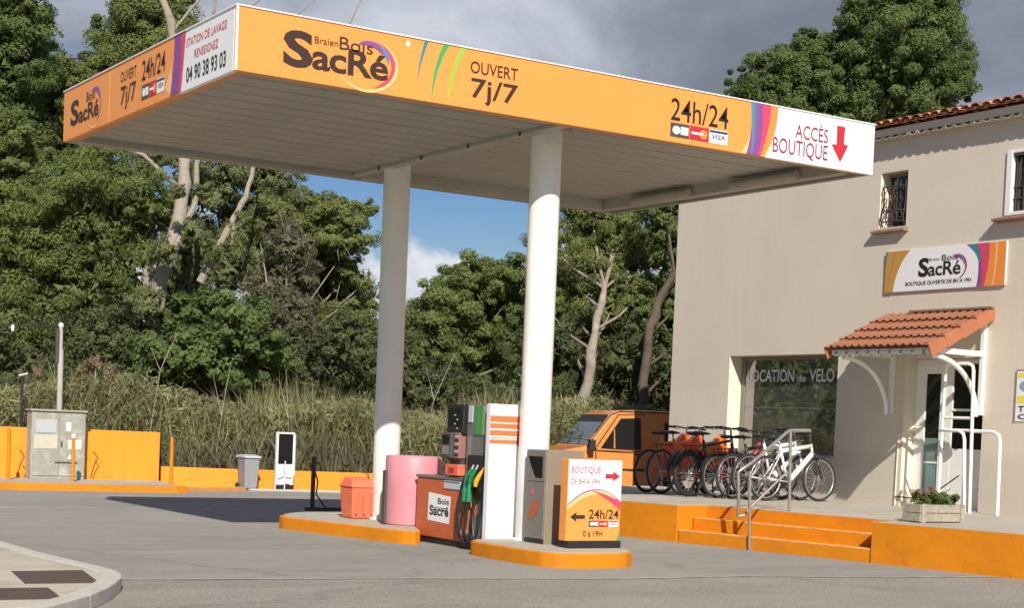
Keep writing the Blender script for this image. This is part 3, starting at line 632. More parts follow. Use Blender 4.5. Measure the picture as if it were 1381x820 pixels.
def place_tile(me, x, y, z, tilt, yaw=0, roll=0):
    o = bpy.data.objects.new('roof_tile', me); COL.objects.link(o); o.parent = bld; o.location = Vector((x, y, z)) - bld.location; o.rotation_euler = (roll, -tilt, yaw); return o
ncount = 0; far = MB()
for r in range(rows):
    for k in range(int((BY1 + .1 - 12.4) / .186)):
        y = BY1 + .02 - k * .186 + random.uniform(-.006, .006); s = r * .34
        x = RX0 + s * math.cos(slope) + random.uniform(-.012, .012); z = RZ0 + s * math.sin(slope) + .028 + random.uniform(-.004, .006)
        vis = y < 18.6
        if vis and r < 4 and ncount < 290:
            place_tile(random.choice(tm), x, y, z, slope - .03, random.uniform(-.03, .03), random.uniform(-.05, .05)); ncount += 1
            if r == 0: place_tile(cm[0], x + .02, y + .093, z + .015, slope - .03); ncount += 1
        else:
            t = half_tile(.42, .088, .074, n=5); cs, sn = math.cos(slope - .03), math.sin(slope - .03)
            far.add([(x + a * cs - c * sn, y + b, z + a * sn + c * cs) for a, b, c in t.v], t.f)
fo = far.build('roof_tiles', m_tile, bld); fo['kind'] = 'stuff'
rt = half_tile(.44, .10, .085).mesh('ridge_tile', m_tile2)
for k in range(24):
    o = bpy.data.objects.new('ridge_tile', rt); COL.objects.link(o); o.parent = bld; o.location = Vector((RX0 + RD - .06, BY1 - k * .40 + .1, RZ0 + SL * RD + .0)) - bld.location; o.rotation_euler = (0, random.uniform(-.05, .02), -math.pi / 2 + random.uniform(-.04, .04))
# ------------------------------------------------------------------ shop sign
SG = Plane((WX - .03, 17.41, 3.64), (0, -1, 0), (-1, 0, 0)); SW, SH = 2.26, .605
sg = tag(MB().box(WX - .03, WX - .004, 17.41 - SW, 17.41, 3.64, 3.64 + SH).build('shop_sign', m_print_white, bevel=.002), 'white shop signboard with ochre and rainbow ends above the tiled awning', 'sign')
def sband(l, r, m, h=.003): strip('colour_band', SG, l, r, m, sg, h)
c = lambda a, b, d: curve2(a, b, d)
sband([(0, 0), (0, .3), (0, SH)], [(.10, 0), (.12, .3), (.22, SH)], m_p_ochre)
sband(c((.06, 0), (.08, .34), (.20, SH)), c((.17, 0), (.22, .38), (.48, SH)), m_p_ochre, .004)
sband(c((.055, 0), (.08, .34), (.195, SH)), c((.065, 0), (.09, .34), (.215, SH)), m_p_ochre2, .005)
sband([(0, .42), (0, .52), (0, SH)], [(.01, .42), (.02, .5), (.05, SH)], m_p_teal, .005)
sband(c((1.55, SH), (1.80, .45), (1.78, .30)), c((1.80, SH), (1.88, .45), (1.87, .30)), m_p_teal)
sband(c((1.78, .36), (1.80, .18), (1.76, 0)), c((1.87, .36), (1.90, .2), (1.90, 0)), m_p_purple, .004)
sband(c((1.745, SH), (1.87, .35), (1.845, 0)), c((1.985, SH), (2.03, .35), (1.98, 0)), m_p_rose, .005)
sband(c((1.96, SH), (1.99, .3), (1.89, 0)), c((2.255, SH), (2.255, .3), (2.255, 0)), m_p_orange, .006)
sband(c((2.07, SH), (2.10, .3), (2.03, 0)), c((2.10, SH), (2.13, .3), (2.05, 0)), m_p_pale, .007)
text('S', SG, .66, .86, .195, .47, m_print_black, sg, bold=.03); text('acRé', SG, .85, 1.46, .20, .40, m_print_black, sg, bold=.012, space=.93)
text('Braien', SG, .86, 1.06, .42, .455, m_print_black, sg); text('Bois', SG, 1.10, 1.40, .41, .49, m_print_black, sg)
swirl(SG, 1.36, .31, .20, .19, sg, back=False)
text('BOUTIQUE OUVERTE DE 8H A 19H', SG, .42, 1.66, .07, .135, m_print_black, sg, bold=.01)
# ------------------------------------------------------------------ tiled awning over the door
AY0, AY1, AXF, AZF, AZW = 15.36, 17.32, 16.42, 2.70, 3.27
aw = thing('door_awning', 'small terracotta tiled porch roof on white brackets over the door', 'awning', (WX, 16.34, AZF))
asl = math.atan2(AZW - AZF, WX - AXF); alen = math.hypot(AZW - AZF, WX - AXF)
cs, sn = math.cos(asl), math.sin(asl)
def apt(s, y, h=0): return (AXF + s * cs - h * sn, y, AZF + s * sn + h * cs)
b_ = MB()
vs = [apt(0.03, AY0 + .03), apt(alen, AY0 + .03), apt(alen, AY1 - .03), apt(0.03, AY1 - .03)] + [apt(0.03, AY0 + .03, -.03), apt(alen, AY0 + .03, -.03), apt(alen, AY1 - .03, -.03), apt(0.03, AY1 - .03, -.03)]
b_.add(vs, [(0, 1, 2, 3), (7, 6, 5, 4), (0, 4, 5, 1), (1, 5, 6, 2), (2, 6, 7, 3), (3, 7, 4, 0)]).build('roof_board', m_white, aw)
for k in range(9):
    y = AY0 + .14 + k * .21; MB().box(AXF + .01, AXF + .09, y - .02, y + .02, AZF - .075, AZF - .01).build('rafter_end', m_wood, aw)
NC = 14; NR = 4; cw = (AY1 - AY0) / NC; rl = alen / NR
def wave_tile(L_, w, n=8, th=.02):
    """interlocking tile: raised roll at one side, flat pan at the other, with a thick front edge"""
    prof = [(-w / 2, .0), (-w * .42, .016), (-w * .28, .028), (-w * .12, .024), (-w * .02, .008), (w * .12, .0), (w * .4, .0), (w / 2, .004)]
    vs = []
    for x, dz in ((0, .042), (L_, .0)):
        vs += [(x, y, z + dz + th * .6) for y, z in prof]; vs += [(x, y, z + dz - th * .4) for y, z in prof]
    m = len(prof); fs = []
    for i in range(m - 1): fs += [(i, i + 1, 2 * m + i + 1, 2 * m + i), (m + i, m + i + 1, 3 * m + i + 1, 3 * m + i), (i, i + 1, m + i + 1, m + i), (2 * m + i, 2 * m + i + 1, 3 * m + i + 1, 3 * m + i)]
    fs += [(0, m, 3 * m, 2 * m), (m - 1, 2 * m - 1, 4 * m - 1, 3 * m - 1)]
    return MB().add(vs, fs)
wm = wave_tile(rl + .06, cw - .004).mesh('awning_tile', m_tile)
for r in range(NR):
    for k in range(NC):
        o = bpy.data.objects.new('awning_tile', wm); COL.objects.link(o); o.parent = aw
        o.location = Vector(apt(r * rl - .02, AY0 + (k + .5) * cw, .018)) - aw.location; o.rotation_euler = (0, -asl + .0, 0)
        if random.random() < .5: o.rotation_euler.x = random.uniform(-.012, .012)
# verge tiles on the right side (stepping down) and ridge strip on the wall
for r in range(NR):
    s0, s1 = r * rl - .05, (r + 1) * rl + .03
    for ya, yb, nm in ((AY0 - .035, AY0 - .012, 'verge_tile'), (AY1 + .012, AY1 + .03, 'verge_tile')):
        m = MB(); d0, d1 = -.11, -.05
        q4 = [(s0, .085), (s1, .045), (s1, -.085), (s0 + .0, -.105)]; ya -= .004 * r if ya < AY1 else 0
        m.add([apt(s, ya, h) for s, h in q4] + [apt(s, yb, h) for s, h in q4], [(0, 1, 2, 3), (7, 6, 5, 4), (0, 4, 5, 1), (1, 5, 6, 2), (2, 6, 7, 3), (3, 7, 4, 0)])
        q5 = [(s0, .085), (s1, .055), (s1, .040), (s0, .070)]; yc = yb + .07 if ya < AY1 else ya - .06
        m.add([apt(s, yb if ya < AY1 else ya, h) for s, h in q5] + [apt(s, yc, h) for s, h in q5], [(0, 1, 2, 3), (7, 6, 5, 4), (0, 4, 5, 1), (1, 5, 6, 2), (2, 6, 7, 3), (3, 7, 4, 0)])
        m.build(nm, m_verge, aw, bevel=.006)
MB().box(WX - .06, WX - .002, AY0 - .03, AY1 - .45, AZW + .055, AZW + .085).build('flashing', m_sillm, aw)
for y in (AY0 + .10, AY1 - .16):
    f = MB().box(WX - .065, WX - .002, y - .035, y + .035, 1.84, AZF + .42)
    f.box(AXF + .06, WX - .066, y - .03, y + .03, AZF - .045, AZF + .03).build('bracket', m_white, aw, bevel=.005)
    pts = [(AXF + .14 + .92 * math.sin(a) ** 1.0, y, AZF - .08 - .80 * (1 - math.cos(a))) for a in [i * math.pi / 2 / 12 for i in range(13)]]
    MB().tube(pts, .036, 10).build('brace', m_white, aw, smooth=True)
MB().box(AXF + .02, AXF + .07, AY0 + .05, AY1 - .05, AZF - .06, AZF - .012).build('fascia_board', m_white, aw, bevel=.004)
# ------------------------------------------------------------------ platform with steps
def off(p, t, n): return (p[0] + t[0] * n, p[1] + t[1] * n)
KP = (13.087, 16.444); KD = (math.sin(.17524), -math.cos(.17524))
kp = lambda s: (KP[0] + KD[0] * s, KP[1] + KD[1] * s)
nrm = (math.cos(.17524), math.sin(.17524))          # towards the wall
PZ = .48; ST = .27
REC = .40
a0 = kp(-6.2); a1 = kp(0); a2 = (a1[0] + nrm[0] * .62 - .05, a1[1] + nrm[1] * .62 - .22)
s_end = 3.0; b1 = kp(s_end); b2 = (b1[0] + nrm[0] * .62, b1[1] + nrm[1] * .62); e = kp(9)
e = kp(9)
plat_poly = [a0, kp(-.02), (kp(-.02)[0] + nrm[0] * .60, kp(-.02)[1] + nrm[1] * .60), (b1[0] + nrm[0] * .60, b1[1] + nrm[1] * .60), b1, e, (WX - .001, e[1]), (WX - .001, 22.4), (a0[0] + .1, 22.4)]
plat = MB().prism(plat_poly, 'z', -.02, PZ - .006).build('raised_terrace', m_orange_kerb)
struct(plat)
tp = [(kp(-6.2)[0] + .02, kp(-6.2)[1]), (kp(-.02)[0] + .02, kp(-.02)[1] + .02), (kp(-.02)[0] + nrm[0] * .60 + .02, kp(-.02)[1] + nrm[1] * .60 + .02), (b1[0] + nrm[0] * .62, b1[1] + nrm[1] * .62), (b1[0] + .02, b1[1] + .02), (e[0] + .02, e[1]), (WX - .0015, e[1]), (WX - .0015, 22.39), (a0[0] + .12, 22.39)]
MB().prism(tp, 'z', PZ - .03, PZ).build('terrace_paving', m_pave, plat)
m_nosing = mat('worn_orange_edge', (.72, .36, .13), .8, var=.3, vscale=6)
for k, (z, d0) in enumerate(((.16, .02), (.32, .30))):
    q1 = kp(.0); q2 = kp(s_end - .002)
    pts = [(q1[0] + nrm[0] * d0, q1[1] + nrm[1] * d0), (q2[0] + nrm[0] * d0, q2[1] + nrm[1] * d0), (q2[0] + nrm[0] * .598, q2[1] + nrm[1] * .598), (q1[0] + nrm[0] * .598, q1[1] + nrm[1] * .598)]
    stp = MB().prism(pts, 'z', -.01, z).build('step', m_orange_kerb, plat, bevel=.012, seg=3)
    nn_ = [(q1[0] + nrm[0] * (d0 - .002), q1[1] + nrm[1] * (d0 - .002)), (q2[0] + nrm[0] * (d0 - .002), q2[1] + nrm[1] * (d0 - .002)), (q2[0] + nrm[0] * (d0 + .05), q2[1] + nrm[1] * (d0 + .05)), (q1[0] + nrm[0] * (d0 + .05), q1[1] + nrm[1] * (d0 + .05))]
    MB().prism(nn_, 'z', z - .016, z + .004).build('nosing', m_nosing, stp, bevel=.004)
# dark drain slot and worn strip at the foot
# ------------------------------------------------------------------ stair handrail
hr = thing('handrail', 'bare steel handrail on the orange steps beside the bicycles', 'handrail', (13.3, 15.26, 0))
P1 = Vector((13.30, 15.264, 0)); P2 = Vector((14.03, 15.37, PZ)); 
MB().tube([P1, (13.27, 15.29, .98)], .020, 10).build('post', m_steel, hr, smooth=True)
MB().tube([P2, (14.01, 15.40, 1.50)], .020, 10).build('post', m_steel, hr, smooth=True)
MB().tube([(13.26, 15.46, .40), (13.24, 15.44, .60), (13.20, 15.43, .96), (13.23, 15.41, .99), (13.40, 15.42, 1.08), (13.98, 15.42, 1.49), (14.02, 15.42, 1.51), (14.30, 15.35, 1.52)], .022, 10).build('top_rail', m_steel, hr, smooth=True)
MB().tube([(13.26, 15.46, .40), (13.32, 15.42, .42), (13.42, 15.42, .52), (14.0, 15.41, .98)], .016, 10).build('lower_rail', m_steel, hr, smooth=True)
# ------------------------------------------------------------------ white tubular rails at the door
t = thing('door_rail_hoop', 'tall white tubular hoop with rungs standing before the door', 'rail', (17.2, 15.55, PZ), 'white tubular rails by the door')
hx = 17.2
MB().tube([(hx, 15.81, PZ), (hx, 15.79, 2.44), (hx, 15.77, 2.51), (hx, 15.70, 2.54), (hx, 15.38, 2.54), (hx, 15.31, 2.51), (hx, 15.29, 2.44), (hx, 15.23, PZ)], .024, 10).build('hoop', m_white, t, smooth=True)
for z in (1.79, 1.62): MB().tube([(hx, 15.80, z), (hx, 15.27, z)], .02, 8).build('rung', m_white, t, smooth=True)
t = thing('door_rail_hoop', 'low white tubular rail curving down in front of the door', 'rail', (17.0, 15.5, PZ), 'white tubular rails by the door')
hx = 17.03
MB().tube([(hx + .1, 15.77, 1.60), (hx, 15.65, 1.61), (hx, 15.34, 1.61), (hx, 15.26, 1.57), (hx, 15.235, 1.49), (hx, 15.17, PZ)], .024, 10).build('hoop', m_white, t, smooth=True)
t = thing('door_rail_hoop', 'white tubular hoop standing clear against the beige wall right of the door', 'rail', (17.2, 14.9, PZ), 'white tubular rails by the door')
hx = 17.25
MB().tube([(hx, 15.27, 1.615), (hx, 14.93, 1.61), (hx, 14.84, 1.57), (hx, 14.81, 1.49), (hx, 14.79, PZ)], .026, 10).build('hoop', m_white, t, smooth=True)
t = thing('wall_conduit', 'cream pipe bent round the left edge of the door opening', 'pipe', (17.58, 17.0, PZ))
MB().tube([(17.585, 17.0, .49), (17.585, 16.99, 1.45), (17.58, 16.95, 1.54), (17.58, 16.80, 1.60), (17.70, 16.6, 1.68)], .012, 8).build('pipe', m_reveal, t, smooth=True)
t = tag(MB().tube([(17.57, 16.98, .62), (17.58, 16.7, .61), (17.7, 16.35, .7), (17.7, 15.9, .98)], .010, 6).build('door_cable', m_wire), 'thin dark cable slung across the lower part of the door', 'cable')
# ------------------------------------------------------------------ foliage builders
def leaves_mesh(name, m, pos, nor, length, width, tint):
    """pos, nor: (n,3); one pointed leaf (a slightly cupped triangle) per position, facing nor with random spin"""
    n = len(pos); a = rng.normal(size=(n, 3)); u = np.cross(nor, a); u /= np.linalg.norm(u, axis=1)[:, None] + 1e-9; v = np.cross(nor, u)
    L_ = (length * rng.uniform(.5, 1.5, n))[:, None]; w = (width * rng.uniform(.6, 1.4, n))[:, None]
    co = np.empty((n, 3, 3)); co[:, 0] = pos - u * L_ / 2 + v * w / 2; co[:, 1] = pos - u * L_ / 2 * rng.uniform(.2, 1, (n, 1)) - v * w / 2; co[:, 2] = pos + u * L_ / 2
    me = bpy.data.meshes.new(name); me.vertices.add(n * 3); me.vertices.foreach_set('co', co.ravel())
    me.loops.add(n * 3); me.loops.foreach_set('vertex_index', np.arange(n * 3)); me.polygons.add(n); me.polygons.foreach_set('loop_start', np.arange(0, n * 3, 3))
    at = me.attributes.new('tint', 'FLOAT', 'FACE'); at.data.foreach_set('value', np.clip(tint, 0, 1)); me.update(); me.materials.append(m); return me
def crown_points(lobes, per, clump=.30, fill=.25, k_sub=1.0):
    P_, N_, T_ = [], [], []
    for (c, R) in lobes:
        R = np.array(R if hasattr(R, '__len__') else (R, R, R * .85)); Rm = R.mean(); c = np.array(c); ns = max(14, int(52 * Rm ** 1.2 * k_sub))
        d = rng.normal(size=(ns, 3)); d /= np.linalg.norm(d, axis=1)[:, None]; d[:, 2] = np.where(d[:, 2] < -.55, -d[:, 2], d[:, 2])
        sub = c + d * R * rng.uniform(.45, 1.12, (ns, 1)); sr = Rm * clump * rng.uniform(.4, 1.55, ns); st = rng.uniform(.15, .75, ns)
        nl = int(per * Rm ** 2); idx = rng.integers(0, ns, nl); g = rng.normal(size=(nl, 3)); gl = np.linalg.norm(g, axis=1)[:, None]; g = g / gl
        rr = rng.uniform(.25, 1, (nl, 1)) ** .6; p = sub[idx] + g * rr * sr[idx][:, None] * np.array([1, 1, .7])
        nn = g * .75 + d[idx] * .6 + rng.normal(size=(nl, 3)) * .42 + np.array([0, 0, .3]); nn /= np.linalg.norm(nn, axis=1)[:, None]
        P_.append(p); N_.append(nn); T_.append(st[idx] + rng.normal(size=nl) * .14 + (rng.random(nl) < .02) * .6)
    return np.concatenate(P_), np.concatenate(N_), np.concatenate(T_)
BETA0 = 32.58
def spot(b, r, z=0.0):
    """a place by compass bearing from the +Y axis (degrees) and distance from the road edge origin"""
    a = math.radians(b); return Vector((r * math.sin(a), r * math.cos(a), z))
def limb(mb, pts, r0, r1, n=8):
    P_ = [Vector(p) for p in pts]; out = []
    for i in range(len(P_) - 1):
        for k in range(4): out.append(P_[i].lerp(P_[i + 1], k / 4) + Vector((random.uniform(-1, 1), random.uniform(-1, 1), 0)) * r0 * .25)
    out.append(P_[-1]); K = len(out); mb.tube(out, [(r0 + (r1 - r0) * i / (K - 1)) * random.uniform(.84, 1.16) for i in range(K)], n)
def tree(name, label, lobes, lm, bark, base, trunk_pts, r0, per=3600, leaf=(.11, .05), group='trees behind the filling station', extra=(), cat='tree', clump=.24, limbs=True):
    t = thing(name, label, cat, base, group)
    tb = MB(); limb(tb, [base] + trunk_pts, r0, r0 * .45, 10)
    tp_ = [Vector(base)] + [Vector(p_) for p_ in trunk_pts]; axis = [tp_[i].lerp(tp_[i + 1], k / 6) for i in range(len(tp_) - 1) for k in range(7)]
    fork = Vector(trunk_pts[-1]); mid = Vector(trunk_pts[0]).lerp(fork, .5) if len(trunk_pts) > 1 else Vector(base).lerp(fork, .6)
    for i, (c, R) in enumerate(lobes):
        if not limbs: break
        c_ = Vector(c); st = min(axis, key=lambda p_: abs(p_.z - (c_.z - 1.0)) + .15 * (p_ - c_).length); m_ = st.lerp(c_, .55) + Vector((0, 0, -.12)); limb(tb, [st, m_, c_], min(.04, r0 * .25), .014, 6)
        for q_ in range(7):
            d = Vector(rng.normal(size=3)).normalized() * R * 1.02; limb(tb, [c_, c_ + d * .5 + Vector((0, 0, .08)), c_ + d], .014, .005, 4)
    for ex in extra: limb(tb, [ex[0]] + list(ex[1]), ex[2], ex[2] * .3, 8)
    tb.build('trunk', bark, t, smooth=True)
    p, n, ti = crown_points(lobes, per, clump); K = len(p); ln = np.full(K, leaf[0]); wd = np.full(K, leaf[1])
    for (c, R) in lobes:                      # twiggy inner leafage
        m_ = int(420 * R * R); q_ = rng.normal(size=(m_, 3)); q_ /= np.linalg.norm(q_, axis=1)[:, None]; p = np.concatenate([p, np.array(c) + q_ * R * rng.uniform(.1, .55, (m_, 1))])
        nn = rng.normal(size=(m_, 3)); nn /= np.linalg.norm(nn, axis=1)[:, None]; n = np.concatenate([n, nn]); ti = np.concatenate([ti, rng.uniform(.2, .6, m_)]); ln = np.concatenate([ln, np.full(m_, .24)]); wd = np.concatenate([wd, np.full(m_, .16)])
    me = leaves_mesh('crown', lm, p - np.array(base), n, ln, wd, ti)
    o = bpy.data.objects.new('crown', me); COL.objects.link(o); o.parent = t; return t
def lobe(b, r, z, R): return (tuple(spot(b, r, z)), R)
# trees beyond the walls (bearing, distance, height, radius of every lobe of a crown)
tree('evergreen_tree', 'tall dark evergreen at the far left, its crown reaching the photo top',
     [lobe(14.93,40.4,10.42,1.02), lobe(15.36,41.1,9.63,0.86), lobe(14.21,40.7,9.37,1.36), lobe(14.69,41.2,8.61,1.13), lobe(13.74,41.3,11.07,1.36), lobe(15.05,40.0,10.87,0.79), lobe(13.97,39.8,7.62,1.36), lobe(15.53,41.8,10.43,0.63)],
     lm_oak, m_bark, tuple(spot(14.21,41.0)), [spot(14.26,41.0,3.69), spot(14.45,41.0,6.75), spot(14.57,41.0,8.56)], 0.20, 12879, (.085,.046))
tree('round_pine_tree', 'round crowned pine standing behind the orange left end of the canopy',
     [lobe(19.22,46.4,11.94,1.25), lobe(20.22,46.4,11.69,1.09), lobe(18.35,48.2,11.73,1.04), lobe(19.47,46.9,11.02,1.43), lobe(20.60,47.8,11.28,1.04), lobe(17.97,46.9,10.70,0.78), lobe(18.97,47.3,10.22,1.30), lobe(20.22,46.2,12.37,0.78), lobe(18.59,47.3,12.30,0.65), lobe(20.98,47.9,12.19,0.65)],
     lm_pine, m_bark, tuple(spot(19.59,47.0)), [spot(19.59,47.0,4.71), spot(19.47,47.0,8.50)], 0.25, 13799, (.085,.046))
tree('cypress_like_tree', 'bright green dense tree filling the left edge below the tall evergreen',
     [lobe(15.17,38.6,7.07,0.96), lobe(15.53,39.1,6.39,1.06), lobe(14.93,38.9,5.48,1.28), lobe(15.77,37.5,5.04,1.06), lobe(14.21,39.1,6.15,1.28), lobe(15.29,38.7,4.29,1.28), lobe(16.38,38.0,4.62,0.96), lobe(14.45,37.4,3.17,1.28), lobe(14.69,39.4,7.77,0.64)],
     lm_pine, m_barkd, tuple(spot(15.17,38.5)), [spot(15.05,38.5,2.57), spot(15.12,38.5,4.27)], 0.20, 12879, (.085,.046))
tree('layered_pine_tree', 'dark layered pine left of the canopy with shaded undersides',
     [lobe(16.38,42.9,9.60,0.86), lobe(17.23,43.5,9.48,0.95), lobe(16.38,43.9,8.91,0.95), lobe(17.36,43.5,8.81,1.00), lobe(15.89,44.0,8.31,0.81), lobe(16.74,42.7,7.98,1.07), lobe(17.73,43.7,8.19,0.95), lobe(15.65,42.9,8.96,0.81), lobe(16.38,44.0,10.20,0.52), lobe(17.23,43.9,7.60,0.95)],
     lm_pine2, m_bark, tuple(spot(17.23,43.0)), [spot(17.36,43.0,3.95), spot(17.11,43.0,6.23), spot(16.99,43.0,7.94)], 0.24, 11500, (.085,.046))
tree('feathery_pine_tree', 'broad feathery mid green pine below the left canopy corner',
     [lobe(16.74,37.0,5.95,1.01), lobe(17.85,37.1,6.43,0.95), lobe(18.97,37.3,6.18,1.01), lobe(16.38,39.1,5.15,1.05), lobe(17.73,37.8,5.34,1.16), lobe(19.09,38.3,5.28,1.05), lobe(17.11,37.5,4.11,1.05), lobe(18.59,38.0,4.29,1.01), lobe(16.01,37.7,3.58,0.95), lobe(19.97,37.6,5.93,0.74), lobe(17.60,38.2,3.50,0.84)],
     lm_pine, m_bark, tuple(spot(18.10,38.0)), [spot(18.05,38.0,1.98), spot(17.85,38.0,4.01)], 0.20, 7359, (.12,.032))
tree('eucalyptus_tree', 'tall eucalyptus with peeling pale trunk and bare branches over the canopy',
     [lobe(22.38,40.2,7.35,0.88), lobe(23.53,41.0,7.24,0.80), lobe(21.61,40.4,6.80,0.88), lobe(22.89,41.0,6.29,1.02), lobe(23.79,40.9,5.93,0.97), lobe(21.49,41.2,5.68,0.97), lobe(22.38,40.4,5.09,1.06), lobe(23.53,39.2,4.67,0.88), lobe(19.59,40.9,7.67,0.75), lobe(20.85,41.1,7.32,0.66), lobe(24.18,41.0,6.90,0.75), lobe(23.15,40.2,7.75,0.55), lobe(20.98,40.5,4.77,0.75), lobe(20.73,39.3,4.12,0.75), lobe(21.61,40.8,4.17,0.66), lobe(21.11,40.2,5.29,0.58), lobe(20.04,35.4,4.79,0.44), lobe(21.05,35.4,5.26,0.40), lobe(20.55,35.4,6.13,0.22), lobe(19.64,35.4,3.66,0.53), lobe(21.92,35.4,4.86,0.40), lobe(21.41,35.4,6.17,0.27), lobe(22.69,35.4,5.61,0.27)],
     lm_euc, m_barkl, tuple(spot(19.84,36.0)), [spot(19.84,36.0,3.33), spot(20.14,36.0,4.60), spot(20.75,37.0,6.25), spot(20.75,38.0,7.60), spot(20.40,39.0,9.66), spot(20.14,39.0,10.54), spot(19.29,39.0,11.65)], 0.19, 6899, (.11,.036), extra=[([spot(19.92,36.0,3.87), spot(20.35,36.0,4.79), spot(21.11,37.0,6.08), spot(21.16,40.0,7.71), spot(21.41,40.0,9.90), spot(21.56,40.0,11.35), spot(21.61,40.0,12.26)][0], [spot(19.92,36.0,3.87), spot(20.35,36.0,4.79), spot(21.11,37.0,6.08), spot(21.16,40.0,7.71), spot(21.41,40.0,9.90), spot(21.56,40.0,11.35), spot(21.61,40.0,12.26)][1:], 0.10), ([spot(20.65,40.0,6.78), spot(19.34,40.0,7.58), spot(17.97,40.0,7.79)][0], [spot(20.65,40.0,6.78), spot(19.34,40.0,7.58), spot(17.97,40.0,7.79)][1:], 0.07), ([spot(21.41,36.0,4.29), spot(22.38,36.0,5.60), spot(22.84,37.0,6.34), spot(23.15,38.0,7.36), spot(23.22,38.0,8.18)][0], [spot(21.41,36.0,4.29), spot(22.38,36.0,5.60), spot(22.84,37.0,6.34), spot(23.15,38.0,7.36), spot(23.22,38.0,8.18)][1:], 0.09), ([spot(22.12,40.0,4.50), spot(22.38,40.0,5.42), spot(22.46,40.0,6.15)][0], [spot(22.12,40.0,4.50), spot(22.38,40.0,5.42), spot(22.46,40.0,6.15)][1:], 0.08), ([spot(19.97,40.0,10.35), spot(20.73,40.0,11.12), spot(21.41,40.0,11.70)][0], [spot(19.97,40.0,10.35), spot(20.73,40.0,11.12), spot(21.41,40.0,11.70)][1:], 0.05), ([spot(19.34,40.0,11.38), spot(18.84,40.0,11.71)][0], [spot(19.34,40.0,11.38), spot(18.84,40.0,11.71)][1:], 0.05), ([spot(21.41,40.0,10.26), spot(22.38,40.0,11.04), spot(23.40,40.0,11.74), spot(24.44,40.0,12.16)][0], [spot(21.41,40.0,10.26), spot(22.38,40.0,11.04), spot(23.40,40.0,11.74), spot(24.44,40.0,12.16)][1:], 0.04), ([spot(21.41,40.0,9.72), spot(22.89,40.0,10.53), spot(24.44,40.0,11.25), spot(25.47,40.0,11.94)][0], [spot(21.41,40.0,9.72), spot(22.89,40.0,10.53), spot(24.44,40.0,11.25), spot(25.47,40.0,11.94)][1:], 0.03), ([spot(26.00,40.0,10.69), spot(26.31,40.0,11.25), spot(26.78,40.0,12.01)][0], [spot(26.00,40.0,10.69), spot(26.31,40.0,11.25), spot(26.78,40.0,12.01)][1:], 0.03), ([spot(21.41,40.0,10.44), spot(21.11,40.0,11.05), spot(20.85,40.0,11.85)][0], [spot(21.41,40.0,10.44), spot(21.11,40.0,11.05), spot(20.85,40.0,11.85)][1:], 0.03), ([spot(21.56,40.0,4.21), spot(21.41,40.0,3.75), spot(21.74,40.0,3.04)][0], [spot(21.56,40.0,4.21), spot(21.41,40.0,3.75), spot(21.74,40.0,3.04)][1:], 0.08), ([spot(23.53,40.0,4.92), spot(23.79,40.0,5.38), spot(23.97,40.0,5.57)][0], [spot(23.53,40.0,4.92), spot(23.79,40.0,5.38), spot(23.97,40.0,5.57)][1:], 0.06)], limbs=False)
tree('spreading_pine_tree', 'wide olive green pine whose crown ends against the blue sky left of the shaded column',
     [lobe(25.47,40.2,6.44,0.63), lobe(26.26,40.5,6.44,0.63), lobe(27.09,41.6,6.77,0.32), lobe(24.96,41.9,6.29,0.86), lobe(26.00,39.9,5.82,0.95), lobe(26.57,41.3,5.87,0.41), lobe(24.44,39.9,5.49,1.02), lobe(25.60,41.5,5.32,1.09), lobe(26.31,40.6,4.98,0.68), lobe(24.96,41.9,4.57,1.13), lobe(26.26,42.2,4.44,1.00), lobe(26.78,41.0,4.10,0.54), lobe(24.44,42.2,3.61,1.13), lobe(25.73,40.5,3.38,1.13), lobe(26.83,40.0,3.30,0.86), lobe(25.27,41.2,6.89,0.32), lobe(24.05,39.9,6.29,0.82), lobe(26.99,40.3,4.79,0.23)],
     lm_pine2, m_bark, tuple(spot(24.96,41.0)), [spot(25.01,41.0,1.88), spot(25.16,41.0,3.57), spot(25.21,41.0,5.07)], 0.24, 11040, (.085,.046))
tree('grey_twiggy_tree', 'loose grey green thicket tree with bare twigs right of the eucalyptus trunk',
     [lobe(24.31,37.8,5.44,0.71), lobe(24.05,38.3,4.44,0.84), lobe(24.57,37.2,3.69,0.76), lobe(23.66,36.9,3.47,0.76), lobe(24.96,38.9,4.69,0.63), lobe(24.18,37.6,2.84,0.76)],
     lm_grey, m_bark, tuple(spot(24.31,38.0)), [spot(24.31,38.0,2.17), spot(24.39,38.0,3.73)], 0.10, 3909, (.12,.032), extra=[([spot(24.18,38.0,2.51), spot(24.96,38.0,3.93), spot(26.00,38.0,5.00)][0], [spot(24.18,38.0,2.51), spot(24.96,38.0,3.93), spot(26.00,38.0,5.00)][1:], 0.03), ([spot(24.31,38.0,2.86), spot(23.66,38.0,4.57), spot(23.40,38.0,5.43)][0], [spot(24.31,38.0,2.86), spot(23.66,38.0,4.57), spot(23.40,38.0,5.43)][1:], 0.03), ([spot(24.44,38.0,3.21), spot(25.47,38.0,3.60), spot(26.78,38.0,4.33)][0], [spot(24.44,38.0,3.21), spot(25.47,38.0,3.60), spot(26.78,38.0,4.33)][1:], 0.03)])
tree('leafy_fig_tree', 'bright leafy low tree growing in front of the eucalyptus trunk',
     [lobe(21.11,36.1,3.43,0.74), lobe(22.12,36.0,3.53,0.81), lobe(23.15,34.7,3.18,0.81), lobe(20.60,34.9,2.64,0.85), lobe(21.87,35.0,2.52,0.97), lobe(23.15,35.3,2.41,0.85), lobe(19.84,35.2,2.15,0.66), lobe(23.92,35.1,2.74,0.58), lobe(22.38,35.3,1.90,0.74), lobe(20.85,36.1,1.87,0.66)],
     lm_leaf, m_barkd, tuple(spot(22.00,35.0)), [spot(21.97,35.0,1.41), spot(21.94,35.0,2.36)], 0.10, 5750, (.11,.075))
